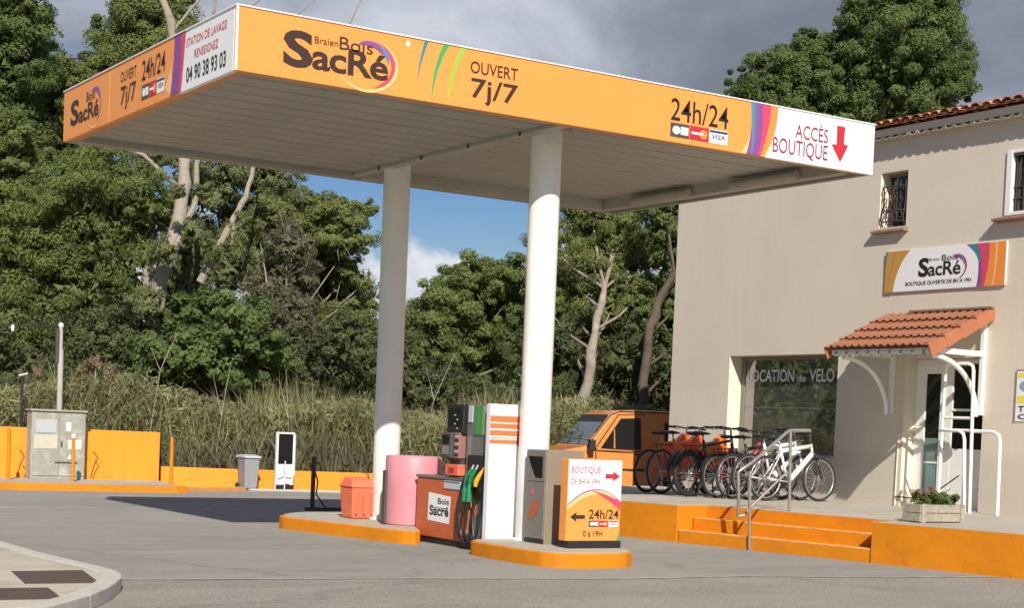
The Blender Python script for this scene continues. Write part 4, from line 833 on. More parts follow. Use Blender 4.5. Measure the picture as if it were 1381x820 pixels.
tree('umbrella_pine_tree', 'round topped pine seen between the two columns against clouds',
     [lobe(30.72,43.0,5.22,0.81), lobe(29.72,42.8,4.77,0.62), lobe(31.64,43.5,5.33,0.76), lobe(32.57,42.4,5.16,0.86), lobe(30.19,42.5,4.31,1.09), lobe(31.51,44.1,4.57,1.19), lobe(32.83,43.1,4.53,1.05), lobe(29.19,43.1,4.22,0.48), lobe(29.14,41.8,3.75,0.95), lobe(30.46,42.8,3.45,1.19), lobe(31.91,43.2,3.52,1.19), lobe(32.96,41.8,3.49,0.95), lobe(29.66,43.3,2.85,0.95), lobe(31.25,43.3,2.71,0.95), lobe(28.74,41.9,3.16,0.81)],
     lm_pine, m_bark, tuple(spot(30.72,43.0)), [spot(30.77,43.0,1.69), spot(30.67,43.0,3.47)], 0.24, 14259, (.085,.046), extra=[([spot(29.14,43.0,2.43), spot(30.19,43.0,3.26), spot(31.25,43.0,3.79)][0], [spot(29.14,43.0,2.43), spot(30.19,43.0,3.26), spot(31.25,43.0,3.79)][1:], 0.04), ([spot(32.04,43.0,1.14), spot(31.99,43.0,2.52), spot(31.25,43.0,4.08)][0], [spot(32.04,43.0,1.14), spot(31.99,43.0,2.52), spot(31.25,43.0,4.08)][1:], 0.04), ([spot(31.64,43.0,1.72), spot(31.51,43.0,3.50), spot(31.25,43.0,4.08)][0], [spot(31.64,43.0,1.72), spot(31.51,43.0,3.50), spot(31.25,43.0,4.08)][1:], 0.04)])
tree('tall_pine_tree', 'tall feathery pine behind the orange van with leaning pale trunk',
     [lobe(34.68,39.3,6.12,0.91), lobe(35.86,38.9,6.28,0.95), lobe(34.28,39.4,5.22,0.86), lobe(35.47,38.6,5.26,1.04), lobe(36.65,39.5,5.74,0.91), lobe(34.55,39.6,4.33,0.91), lobe(35.86,37.9,4.32,0.97), lobe(36.78,37.9,4.61,0.73), lobe(34.94,39.4,6.87,0.86), lobe(36.26,40.1,7.18,0.95), lobe(34.55,38.4,3.53,0.65), lobe(35.47,38.9,3.58,0.73), lobe(33.49,39.2,5.90,0.56), lobe(33.62,38.6,4.23,0.65)],
     lm_pine2, m_bark, tuple(spot(34.78,35.0)), [spot(34.92,35.0,1.78), spot(35.23,35.0,3.14), spot(35.55,37.0,4.67)], 0.16, 7819, (.12,.032))
tree('dark_leaning_pine_tree', 'dark pine leaning beside the building corner with broken branch',
     [lobe(37.57,36.7,6.04,0.70), lobe(37.96,36.6,5.36,0.61), lobe(38.23,36.7,4.54,0.70), lobe(37.57,37.2,3.71,0.53), lobe(38.09,36.5,3.18,0.61), lobe(37.57,36.7,6.71,0.70), lobe(37.05,37.7,2.69,0.49), lobe(38.49,35.9,2.50,0.61), lobe(38.75,37.2,5.78,0.70), lobe(38.75,37.6,3.93,0.70), lobe(37.36,36.5,4.17,0.57), lobe(37.05,36.3,3.65,0.53), lobe(37.70,37.7,4.70,0.49)],
     lm_oak, m_barkd, tuple(spot(36.99,35.0)), [spot(37.10,35.0,2.16), spot(37.20,35.0,3.52), spot(37.57,35.0,4.38), spot(37.99,35.0,4.90)], 0.15, 10580, (.085,.046), extra=[([spot(36.71,37.0,1.13), spot(36.78,37.0,1.81), spot(36.94,37.0,2.32)][0], [spot(36.71,37.0,1.13), spot(36.78,37.0,1.81), spot(36.94,37.0,2.32)][1:], 0.12), ([spot(37.99,37.0,4.69), spot(37.57,37.0,5.23), spot(37.36,37.0,5.48)][0], [spot(37.99,37.0,4.69), spot(37.57,37.0,5.23), spot(37.36,37.0,5.48)][1:], 0.05), ([spot(37.57,37.0,2.85), spot(38.09,37.0,2.69), spot(38.88,37.0,2.68)][0], [spot(37.57,37.0,2.85), spot(38.09,37.0,2.69), spot(38.88,37.0,2.68)][1:], 0.03)])
tree('broad_pine_tree', 'large dense pine rising above the shop roof against grey clouds',
     [lobe(45.12,43.4,12.57,1.12), lobe(44.23,43.2,12.06,1.12), lobe(46.12,43.8,12.28,1.17), lobe(46.44,44.5,11.84,1.07), lobe(45.24,43.0,11.42,1.46), lobe(43.98,43.6,11.25,1.17), lobe(46.81,43.6,10.95,0.83), lobe(45.94,44.8,11.02,1.27), lobe(44.99,43.9,10.52,1.46), lobe(43.47,44.9,10.73,1.22), lobe(42.19,43.2,10.97,0.97), lobe(41.42,43.6,10.96,0.97), lobe(40.65,44.4,10.92,0.83), lobe(40.26,44.9,10.73,0.68), lobe(41.68,43.9,10.32,1.17), lobe(42.96,43.3,9.83,1.22), lobe(40.77,43.1,9.86,0.97), lobe(47.19,44.1,10.65,0.54), lobe(46.69,43.3,10.10,0.88), lobe(44.49,44.7,9.80,1.22), lobe(45.87,44.8,9.92,1.22), lobe(44.86,43.2,13.22,0.97), lobe(45.87,43.5,13.17,0.97), lobe(42.32,44.7,11.92,0.63), lobe(43.85,44.3,12.93,0.63)],
     lm_oak, m_bark, tuple(spot(45.04,44.0)), [spot(45.09,44.0,4.91), spot(45.17,44.0,8.08), spot(45.42,44.0,10.06)], 0.36, 14259, (.085,.046))
tree('shrub', 'dark green shrub under the left trees',
     [lobe(16.38,37.3,2.58,1.21), lobe(15.29,36.2,2.19,1.21), lobe(17.60,35.7,1.93,1.01), lobe(16.38,36.1,1.58,0.93), lobe(14.93,37.3,1.22,1.01)],
     lm_dark, m_barkd, tuple(spot(16.38,36.6)), [spot(16.38,36.6,.6)], .07, 4600, (.085,.046), group='shrubs under the trees', cat='shrub')
tree('shrub', 'dark green shrub between the left pine and the fig tree',
     [lobe(18.10,36.1,2.76,1.11), lobe(19.34,36.2,2.80,1.01), lobe(19.34,36.4,1.67,0.81)],
     lm_dark, m_barkd, tuple(spot(18.10,36.6)), [spot(18.10,36.6,.6)], .07, 4600, (.085,.046), group='shrubs under the trees', cat='shrub')
tree('shrub', 'dark green shrub left of the shaded column',
     [lobe(24.96,36.4,2.49,1.05), lobe(26.00,36.4,2.35,0.97), lobe(27.17,37.6,2.59,0.89), lobe(23.79,35.8,1.79,0.89), lobe(26.52,35.4,3.15,0.81)],
     lm_dark, m_barkd, tuple(spot(24.96,36.6)), [spot(24.96,36.6,.6)], .07, 4600, (.085,.046), group='shrubs under the trees', cat='shrub')
tree('shrub', 'dark green shrub just behind the shaded column',
     [lobe(28.09,37.7,2.79,0.89), lobe(28.74,37.5,2.12,0.81), lobe(29.93,37.8,2.15,0.81)],
     lm_dark, m_barkd, tuple(spot(28.09,36.6)), [spot(28.09,36.6,.6)], .07, 4600, (.085,.046), group='shrubs under the trees', cat='shrub')
tree('shrub', 'dark green shrub between the two columns under the round pine',
     [lobe(31.25,36.4,1.91,0.81), lobe(32.57,37.7,2.22,0.85)],
     lm_dark, m_barkd, tuple(spot(31.25,36.6)), [spot(31.25,36.6,.6)], .07, 4600, (.085,.046), group='shrubs under the trees', cat='shrub')
tree('shrub', 'dark green shrub behind the front column',
     [lobe(33.36,37.6,2.94,0.93), lobe(33.75,35.9,2.05,0.73), lobe(33.89,37.2,3.28,0.81)],
     lm_dark, m_barkd, tuple(spot(33.36,36.6)), [spot(33.36,36.6,.6)], .07, 4600, (.085,.046), group='shrubs under the trees', cat='shrub')
tree('shrub', 'dark green shrub behind the orange van cab',
     [lobe(34.68,37.4,2.10,0.61), lobe(36.00,37.0,2.47,0.89), lobe(36.26,36.6,1.79,0.61), lobe(36.52,36.1,3.12,0.81)],
     lm_dark, m_barkd, tuple(spot(34.68,36.6)), [spot(34.68,36.6,.6)], .07, 4600, (.085,.046), group='shrubs under the trees', cat='shrub')
tree('shrub', 'dark green shrub beside the building corner',
     [lobe(37.83,36.2,2.16,0.81)],
     lm_dark, m_barkd, tuple(spot(37.83,36.6)), [spot(37.83,36.6,.6)], .07, 4600, (.085,.046), group='shrubs under the trees', cat='shrub')
# woodland mass far behind
def mass(name, lab, n, b0, b1, r0, r1, h0, h1, lm, leaf, seed):
    g = np.random.default_rng(seed); b = np.radians(g.uniform(b0, b1, n)); r = g.uniform(r0, r1, n)
    top = h0 + (h1 - h0) * (0.5 + .5 * np.sin(b * 31 + 1) * np.sin(b * 13.7)); z = top * g.uniform(0, 1, n) ** .7
    p = np.stack([r * np.sin(b), r * np.cos(b), z], 1); nn = g.normal(size=(n, 3)) + np.stack([-np.sin(b), -np.cos(b), np.full(n, .6)], 1) * .7; nn /= np.linalg.norm(nn, axis=1)[:, None]
    ti = .45 + .25 * np.sin(b * 140 + z) * np.sin(z * 3.1 + b * 60) + g.normal(size=n) * .15
    me = leaves_mesh(name, lm, p, nn, leaf[0], leaf[1], ti); o = bpy.data.objects.new(name, me); COL.objects.link(o); o['kind'] = 'stuff'; tag(o, lab, 'woodland'); return o
mass('far_woodland', 'dark continuous wood far behind the nearer trees', 60000, 8, 58, 50, 56, 3.9, 5.2, lm_dark, (.45, .30), 3)
mass('side_woodland', 'the same wood carrying on to the left of the photo', 26000, -42, 10, 36, 44, 5.0, 9.5, lm_pine, (.42, .26), 4)
# reed bed: blades rising behind the low wall
def reeds(name, lab, n, b0, b1, r0, r1, h, seed, lm, w=.022, cat='reeds'):
    g = np.random.default_rng(seed); b = np.radians(g.uniform(b0, b1, n)); r = r0 + (r1 - r0) * g.random(n); bx, by = r * np.sin(b), r * np.cos(b)
    H = h * g.uniform(.55, 1.08, n) * (0.86 + .14 * np.sin(b * 47)); az = g.uniform(0, 2 * math.pi, n); lean = np.abs(g.normal(size=n)) * .34 * H; droop = g.uniform(0, .18, n) * H
    fa = g.uniform(0, 2 * math.pi, n); wx, wy = np.cos(fa), np.sin(fa); ww = w * g.uniform(.6, 1.5, n)
    K = 4; co = np.empty((n, K * 2 + 1, 3))
    for k in range(K + 1):
        t = k / K; x = bx + np.cos(az) * lean * t ** 1.8; y = by + np.sin(az) * lean * t ** 1.8; z = H * t - droop * t ** 3; q_ = ww * (1 - t * .75)
        if k < K: co[:, 2 * k] = np.stack([x - wx * q_, y - wy * q_, z], 1); co[:, 2 * k + 1] = np.stack([x + wx * q_, y + wy * q_, z], 1)
        else: co[:, 2 * k] = np.stack([x, y, z], 1)
    V = K * 2 + 1; li = []; ls = []; c0 = 0
    quad = [[2 * k, 2 * k + 1, 2 * k + 3, 2 * k + 2] for k in range(K - 1)] + [[2 * K - 2, 2 * K - 1, 2 * K]]
    flat = np.concatenate([np.array(q_) for q_ in quad]); st = np.cumsum([0] + [len(q_) for q_ in quad[:-1]])
    base = (np.arange(n) * V)[:, None]; li = (base + flat[None]).ravel(); ls = ((np.arange(n) * len(flat))[:, None] + st[None]).ravel()
    me = bpy.data.meshes.new(name); me.vertices.add(n * V); me.vertices.foreach_set('co', co.ravel()); me.loops.add(len(li)); me.loops.foreach_set('vertex_index', li); me.polygons.add(len(ls)); me.polygons.foreach_set('loop_start', ls)
    patch = .5 + .3 * np.sin(b * 75 + r) * np.sin(b * 31); ti = np.repeat(np.clip(patch + g.normal(size=n) * .22, 0, 1), K); at = me.attributes.new('tint', 'FLOAT', 'FACE'); at.data.foreach_set('value', ti); me.update(); me.materials.append(lm)
    o = bpy.data.objects.new(name, me); COL.objects.link(o); o['kind'] = 'stuff'; tag(o, lab, cat); return o
reeds('reed_bed', 'tall straw and green reeds packed behind the orange walls', 26000, 5, 52, 33.0, 37.0, 2.4, 5, lm_reed)
reeds('undergrowth', 'lower green stems tangled at the foot of the reeds', 16000, 5, 52, 32.3, 34.5, 1.35, 6, lm_grey, .03, 'undergrowth')
mass('reed_leaves', 'small drooping leaves tangled among the reed stems', 34000, 5, 52, 32.8, 36.0, 1.5, 2.2, lm_reed, (.20, .04), 9)
mass('undergrowth_leaves', 'green leaves of creepers among the reeds', 26000, 5, 52, 32.8, 36.0, 1.3, 2.1, lm_euc, (.11, .06), 10)
# pampas like plumes above the cabinet
for k, (b, z, s) in enumerate(((17.5, 2.10, 1.1), (17.95, 2.24, 1.3), (18.45, 2.08, 1.1), (16.05, 2.0, .9))):
    c = spot(b, 33.2, z); t = thing('reed_plume', ('fluffy pale plume just right of the concrete pole', 'tallest fluffy pale plume right of the concrete pole', 'fluffy pale plume farthest right of the cabinet', 'small pale plume left of the concrete pole')[k], 'plume', spot(b, 33.2), 'pale plumes behind the cabinet')
    MB().tube([spot(b, 33.2), c], .012, 5).build('stem', m_bark, t)
    p, nn, ti = crown_points([(tuple(c), (.10 * s, .10 * s, .22 * s))], 900 / .02, .5); me = leaves_mesh('plume', lm_plume, p[:900] - np.array(t.location), nn[:900], .07, .02, ti[:900]); o = bpy.data.objects.new('plume', me); COL.objects.link(o); o.parent = t
# bare pale sticks leaning in the undergrowth
for (b, r, z0, x1, z1, lb) in ((22.0, 32.8, .3, .30, 2.5, 'thin bare stick rising behind the tall orange wall'), (24.7, 32.9, .4, -.15, 2.4, 'thin bare stick standing above the grey wheelie bin'), (29.0, 33.6, .9, .8, 2.9, 'long pale stick leaning right just behind the shaded column'), (33.4, 33.4, .5, -.4, 2.5, 'bare forked stick leaning left beside the front column'), (19.6, 33, 1.5, .6, 3.0, 'pale slanting stick high above the cabinet plumes')):
    p = spot(b, r); u_ = Vector((math.cos(math.radians(b)), -math.sin(math.radians(b)), 0)); m = MB(); limb(m, [p, p + u_ * (x1 * .5) + Vector((0, 0, (z0 + z1) / 2)), p + u_ * x1 + Vector((0, 0, z1))], .014, .005, 5); limb(m, [p + u_ * (x1 * .5) + Vector((0, 0, (z0 + z1) / 2)), p + u_ * (x1 * .5 - .2) + Vector((0, 0, z1 * .9))], .009, .004, 5)
    tag(m.build('dead_branch', m_bark, smooth=True), lb, 'branch', 'dead branches in the reeds')
tag(MB().tube([spot(12, 52, 12.0), spot(16.5, 49, 11.55), spot(19, 48, 11.5), spot(24, 48, 11.8)], .022, 5).build('overhead_cable', m_wire), 'thin dark cable crossing the sky at the top left', 'cable')

# ------------------------------------------------------------------ left: retaining walls, kerbs
t = thing('retaining_wall', 'tall orange wall behind the grey cabinet', 'wall', (9, 30.1, 0))
MB().prism([(4.5, 30.75), (10.98, 29.86), (11.01, 30.06), (4.5, 30.95)], 'z', -.02, 1.03).build('wall_face', m_orange_wall, t, bevel=.012)
t = thing('retaining_wall', 'low orange wall in front of the reeds', 'wall', (13, 29.3, 0))
MB().prism([(11.0, 29.80), (12.4, 29.18), (15.0, 28.62), (19.5, 27.35), (19.55, 27.55), (15.05, 28.82), (12.45, 29.38), (11.06, 30.02)], 'z', -.02, .37).build('wall_face', m_orange_wall, t, bevel=.012)
ap = struct(MB().prism([(4.0, 28.1), (8, 27.62), (10.35, 27.3), (10.5, 27.42), (10.98, 29.82), (4.5, 30.72)], 'z', -.02, .095).build('cabinet_apron', m_pave))
MB().prism([(4.0, 28.0), (8, 27.5), (10.33, 27.18), (10.55, 27.25), (10.6, 27.42), (10.35, 27.31), (8, 27.63), (4.0, 28.11)], 'z', -.02, .112).build('orange_kerb', m_orange_kerb, ap, bevel=.01)
MB().prism([(10.6, 27.5), (12.2, 28.45), (12.1, 28.65), (10.62, 27.7)], 'z', -.02, .06).build('orange_kerb', mat('faded_orange_kerb', (.62, .27, .075), .7, var=.12), ap, bevel=.008)
MB().prism([(12.3, 28.5), (14.9, 28.0), (18, 27.2), (18.1, 27.35), (15, 28.15), (12.3, 28.66)], 'z', -.02, .03).build('pale_kerb', m_kerb, ap)
# cabinet
t = thing('electric_cabinet', 'scuffed grey two door electric cabinet against the orange wall', 'cabinet', (9.12, 30.1, .1))
cabm = MB().box(8.60, 9.66, 29.62, 29.94, .095, 1.35).build('body', m_cab, t, bevel=.01)
MB().box(8.57, 9.69, 29.58, 29.96, 1.351, 1.385).build('roof', m_cab, t, bevel=.006)
for i, x in enumerate((8.63, 9.145)):
    d = MB().box(x, x + .50, 29.60, 29.618, .16, 1.32).build('cabinet_door', m_cabdoor, t, bevel=.004)
    MB().box(x + .05, x + .45, 29.594, 29.599, .96 - .02 * i, 1.20).build('panel', mat('pale_notice', (.42, .45, .46), .6) if i == 0 else m_cabdoor, d)
    MB().box(x + .01 + .16 * i, x + .47 - .04 * i, 29.592, 29.599, .66, .92 - .09 * i).build('sticker', mat('cream_sticker', (.50, .47, .38), .7, var=.08) if i == 0 else mat('white_sticker', (.72, .70, .62), .7), d)
MB().box(9.06, 9.50, 29.585, 29.60, .40, .425).build('locking_bar', m_dark, t); MB().box(9.17, 9.20, 29.585, 29.60, .70, .80).build('handle', m_dark, t)
MB().box(9.27, 9.36, 29.592, 29.599, 1.0, 1.16).build('sticker', m_print_white, t)
decal('warning_triangle', Plane((9.30, 29.59, .48), (1, 0, 0), (0, -1, 0)), [(0, 0), (.1, 0), (.05, .09)], m_print_white, t)
for o_ in [o for o in COL.objects if o.name.startswith('electric_cabinet')]: o_.location.x -= .19; o_.scale.x = .95
for (x, y, h, lb) in ((7.905, 29.14, 1.02, 'slim orange post at the left end of the apron'), (8.93, 28.69, .90, 'slim orange post with white cap before the grey cabinet'), (10.59, 28.17, .96, 'slim orange post beside the end of the tall orange wall')):
    t = thing('barrier_post', lb, 'post', (x, y, .095), 'orange posts on the apron')
    MB().lathe((x, y, 0), [(0, .09), (.033, .09), (.033, h - .01), (.022, h), (0, h)], 14).build('tube', m_orange_kerb, t, smooth=True)
    if 'cap' in lb: MB().lathe((x, y, 0), [(.0, h - .01), (.040, h - .01), (.040, h + .045), (.02, h + .06), (0, h + .06)], 14).build('cap', m_white, t, smooth=True)
# cable tangle either side of the cabinet
for j, (xa, lb) in enumerate(((8.27, 'loose dark cable hanging left of the grey cabinet'), (9.63, 'loose dark cable leaning right of the grey cabinet'))):
    m = MB()
    for k in range(1):
        x = xa + random.uniform(-.06, .06); m.tube([(x, 29.85, .12), (x + .05, 29.84, .35 + .1 * k), (x + .12, 29.83, .50 + .1 * k), (x + .02, 29.80, .62)], .010, 5)
    tag(m.build('cable_loop', m_wire, smooth=True), lb, 'cable')
# concrete lamp pole behind the cabinet, dark thin pole, wire
t = thing('lamp_pole', 'pale concrete pole rising behind the grey cabinet', 'pole', (9.45, 31.2, 0))
MB().tube([(9.45, 31.3, 0), (9.44, 31.3, 2.55)], [.062, .055], 14).build('pole', m_concrete, t, smooth=True)
MB().tube([(9.435, 31.3, 2.50), (9.43, 31.3, 3.02)], .04, 12).build('pole_top', m_concrete, t, smooth=True)
MB().box(9.33, 9.40, 31.26, 31.34, 2.3, 2.95).build('junction_strip', m_dark, t); MB().lathe((9.43, 31.3, 3.0), [(0, 0), (.05, .0), (.05, .06), (0, .09)], 10).build('insulator', m_white, t)
t = thing('lamp_pole', 'thin black pole with a small head left of the concrete pole', 'pole', (8.68, 31.2, 0))
MB().tube([(8.70, 31.2, 0), (8.68, 31.2, 2.0)], .028, 8).build('pole', m_black, t, smooth=True); MB().tube([(8.61, 31.2, 2.0), (8.78, 31.2, 2.05)], .035, 8).build('lamp_head', m_steel, t)
t = thing('overhead_wire', 'dark wire with a white insulator reaching left from the concrete pole', 'wire', (9.2, 31.3, 3.0))
MB().tube([(5.5, 31.3, 3.1), (7, 31.3, 3.0), (8.5, 31.3, 2.97), (9.41, 31.3, 3.0)], .016, 6).build('wire', m_wire, t); MB().lathe((8.50, 31.3, 2.84), [(0, 0), (.025, .02), (.035, .1), (.02, .14), (0, .14)], 10).build('insulator', m_white, t)
# wheelie bin
t = thing('wheelie_bin', 'grey wheelie bin standing before the low orange wall', 'bin', (12.45, 28.85, 0))
def taper(x0, x1, y0, y1, z0, z1, k): 
    cx, cy = (x0 + x1) / 2, (y0 + y1) / 2; f = lambda x, y, s: (cx + (x - cx) * s, cy + (y - cy) * s)
    b = [f(x0, y0, k), f(x1, y0, k), f(x1, y1, k), f(x0, y1, k)]; u = [(x0, y0), (x1, y0), (x1, y1), (x0, y1)]
    return MB().add([(*p, z0) for p in b] + [(*p, z1) for p in u], [(0, 3, 2, 1), (4, 5, 6, 7), (0, 1, 5, 4), (1, 2, 6, 5), (2, 3, 7, 6), (3, 0, 4, 7)])
taper(12.29, 12.63, 28.55, 28.92, .03, .61, .82).build('body', m_bingrey, t, bevel=.02, seg=3)
MB().prism([(28.52, .612), (28.96, .612), (28.96, .66), (28.80, .675), (28.52, .645)], 'x', 12.27, 12.65).build('lid', m_binlid, t, bevel=.01)
for x in (12.27, 12.61): MB().lathe((x, 28.90, .07), [(0, 0), (.06, 0), (.06, .04), (0, .04)], 14, 'x').build('wheel', m_rubber, t)
t.location.x -= .11; t.scale.x = .90
# framed board
t = thing('display_board', 'upright framed board, black above and white below, by the low wall', 'board', (12.95, 28.5, 0))
MB().box(12.80, 13.17, 28.46, 28.53, .0, 1.13).build('frame', m_white, t, bevel=.004)
MB().box(12.835, 13.135, 28.452, 28.459, .52, 1.10).build('black_panel', m_screen, t); MB().box(12.805, 13.165, 28.452, 28.459, .0, .12).build('black_foot', m_black, t)
MB().box(13.172, 13.20, 28.47, 28.53, .3, 1.10).build('side_strip', m_binlid, t)
bp = Plane((12.80, 28.452, 0), (1, 0, 0), (0, -1, 0)); m = MB()
for a, b in (((.03, .22), (.16, .28)), ((.16, .28), (.17, .45)), ((.17, .26), (.33, .25)), ((.16, .14), (.28, .13)), ((.18, .17), (.2, .13))):
    d = Vector((b[0] - a[0], b[1] - a[1])).normalized() * .006; m.add([bp.p(a[0] - d.y, a[1] + d.x, .009), bp.p(b[0] - d.y, b[1] + d.x, .009), bp.p(b[0] + d.y, b[1] - d.x, .009), bp.p(a[0] + d.y, a[1] - d.x, .009)], [(0, 1, 2, 3)])
m.build('line_drawing', m_print_black, t)
MB().box(12.97, 12.985, 28.435, 28.451, .0, .58).build('stay', m_white, t)
# dark barrier post on the asphalt
t = thing('barrier_stand', 'slim dark post with a hanging cable behind the first island', 'post', (10.72, 22.45, 0))
MB().box(10.695, 10.745, 22.42, 22.48, 0, .83).build('post', m_iron, t, bevel=.004)
MB().tube([(10.74, 22.45, .62), (10.80, 22.45, .45), (10.78, 22.45, .25), (10.90, 22.42, .08), (10.98, 22.42, .02)], .012, 6).build('cable', m_wire, t, smooth=True)
MB().box(10.60, 11.95, 22.40, 22.47, .0, .05).build('foot_bar', m_iron, t)
# ------------------------------------------------------------------ red bin
t = thing('waste_bin', 'faded red plastic bin beside the shaded column', 'bin', (9.45, 18.5, .157))
bx, by = 9.43, 18.42
taper(bx - .17, bx + .17, by - .19, by + .19, .157, .56, .86).build('body', m_binred, t, bevel=.03, seg=3)
for k in range(3):
    xx = bx - .11 + k * .11; MB().box(xx - .012, xx + .012, by - .205, by - .165, .22, .50).build('rib', m_binred, t, bevel=.006)
MB().add([(bx - .185, by - .205, .555), (bx + .185, by - .205, .555), (bx + .185, by + .205, .555), (bx - .185, by + .205, .555), (bx - .15, by - .14, .66), (bx + .15, by - .14, .66), (bx + .13, by + .12, .685), (bx - .13, by + .12, .685)], [(0, 3, 2, 1), (4, 5, 6, 7), (0, 1, 5, 4), (1, 2, 6, 5), (2, 3, 7, 6), (3, 0, 4, 7)]).build('hood', m_binred, t, bevel=.02, seg=3)
# ------------------------------------------------------------------ pink drum
t = thing('drum', 'big pale pink plastic drum on the island before the pump', 'drum', (9.62, 17.32, .157))
px, py = 9.60, 17.28
MB().lathe((px, py, 0), [(0, .157), (.33, .157), (.345, .175), (.348, .6), (.345, .985), (.335, 1.0), (.325, 1.003), (.31, .992), (0, .992)], 56).build('shell', m_pink, t, smooth=True)
MB().box(px - .375, px - .33, py + .02, py + .1, .17, .82).build('side_tube', m_dark, t, bevel=.01)
# ------------------------------------------------------------------ fuel pump
PXF = 9.42
t = thing('fuel_pump', 'fuel pump with red cabinet, green and yellow nozzles and white striped tower', 'fuel pump', (9.7, 16.0, 0))
MB().box(PXF, 10.02, 15.66, 16.86, .07, .765).build('red_cabinet', m_redor, t, bevel=.015, seg=3)
MB().box(PXF - .012, 10.03, 15.66, 16.875, .766, .80).build('cabinet_top', m_greyp, t, bevel=.006)
MB().box(PXF + .02, 10.0, 15.26, 16.84, .0, .069).build('plinth', m_black, t)
MB().box(PXF - .03, PXF - .001, 16.87, 16.93, .0, .01).build('foot', m_black, t)
RP = Plane((PXF, 16.86, 0), (0, -1, 0), (-1, 0, 0))
decal('sticker', RP, [(.29, .27), (.80, .25), (.82, .57), (.30, .60)], m_print_white, t, .002)
text('Sacré', RP, .33, .78, .33, .45, m_print_black, t, bold=.03, h=.003); text('Bois', RP, .52, .78, .47, .54, m_print_black, t, bold=.02, h=.003)
for z_ in (.395, .42): decal('print_line', RP, [(.40, z_), (.76, z_), (.76, z_ + .008), (.40, z_ + .008)], m_print_black, t, .0035)
MB().box(PXF - .012, PXF - .001, 15.82, 16.20, .66, .755).build('label_holder', m_binlid, t, bevel=.003); MB().box(PXF - .014, PXF - .0125, 15.84, 16.18, .735, .745).build('label_slot', m_black, t)
# display head
MB().box(PXF - .02, PXF + .30, 15.80, 16.17, 1.32, 1.645).build('card_reader_head', m_black, t, bevel=.01)
MB().box(PXF - .03, PXF - .021, 15.86, 16.11, 1.40, 1.60).build('display', m_screen, t)
for k in range(4): MB().box(PXF - .034, PXF - .031, 15.90 + .05 * (k % 2), 15.93 + .05 * (k % 2), 1.36 + .05 * k, 1.375 + .05 * k).build('key', m_binlid, t)
MB().box(PXF - .07, PXF + .28, 15.98, 16.20, 1.02, 1.315).build('keypad_box', m_dark, t, bevel=.012); MB().box(PXF - .078, PXF - .071, 16.02, 16.16, 1.06, 1.16).build('keypad', m_silver, t); MB().box(PXF - .078, PXF - .071, 16.02, 16.16, 1.19, 1.28).build('display', m_screen, t)
MB().box(PXF - .03, PXF + .25, 15.86, 15.965, 1.02, 1.315).build('price_panel', mat('pinkish_panel', (.30, .14, .12), .5), t, bevel=.005)
for k in range(6): MB().box(PXF - .035, PXF - .0305, 15.875, 15.95, 1.05 + .042 * k, 1.07 + .042 * k).build('price_line', m_binlid if k % 2 else m_black, t)
MB().box(PXF - .03, PXF + .2, 15.86, 16.16, .82, .95).build('glove_box', m_binred, t, bevel=.01); MB().box(PXF - .033, PXF - .0305, 15.95, 16.07, .85, .91).build('glove_print', m_print_red, t)
MB().box(PXF + .02, PXF + .24, 15.88, 16.14, .80, 1.02).build('neck', m_dark, t)
# grey body with nozzle bay
MB().box(PXF + .03, 10.0, 15.262, 15.79, .80, 1.645).box(PXF + .10, 10.0, 15.262, 15.655, .07, .80).build('body', m_greyp, t, bevel=.006)
MB().box(PXF + .012, PXF + .029, 15.31, 15.72, .66, 1.07).build('nozzle_bay', m_black, t)
MB().box(PXF + .022, PXF + .099, 15.28, 15.64, .08, .40).build('hose_guard', m_silver, t, bevel=.01)
for y0_, y1_, m_, n_ in ((15.66, 15.755, m_binlid, 'grade_panel'), (15.535, 15.615, m_green2, 'grade_panel'), (15.445, 15.53, m_green2, 'grade_panel'), (15.335, 15.425, mat('beige_panel', (.42, .35, .27), .5), 'grade_panel')):
    MB().box(PXF + .018, PXF + .029, y0_, y1_, 1.30 + (.14 if m_ is m_binlid else 0), 1.63).build(n_, m_, t, bevel=.003)
MB().box(PXF + .02, PXF + .029, 15.70, 15.765, 1.04, 1.28).build('price_card', m_silver, t)
def nozzle(y, z, mbody, mtip, boot):
    n = MB().tube([(PXF - .01, y - .035, z + .075), (PXF - .03, y, z + .01), (PXF - .04, y + .03, z - .04), (PXF - .045, y + .035, z - .10)], [.018, .028, .030, .022], 10).build('nozzle', mbody, t, smooth=True)
    MB().tube([(PXF - .01, y - .035, z + .07), (PXF + .0, y - .055, z + .12)], [.012, .010], 8).build('spout', mtip, n)
    MB().tube([(PXF - .07, y + .03, z + .0), (PXF - .085, y + .035, z - .06), (PXF - .07, y + .035, z - .11)], .008, 6).build('trigger_guard', m_black, n)
    if boot: MB().tube([(PXF - .045, y + .035, z - .10), (PXF - .045, y + .037, z - .17), (PXF - .043, y + .037, z - .30)], [.022, .036, .036], 12).build('hose_sleeve', m_green, n, smooth=True)
nozzle(15.62, .84, m_green, m_binlid, True); nozzle(15.53, .84, m_green, m_binlid, True); nozzle(15.40, .82, m_yellow, m_yellow, False)
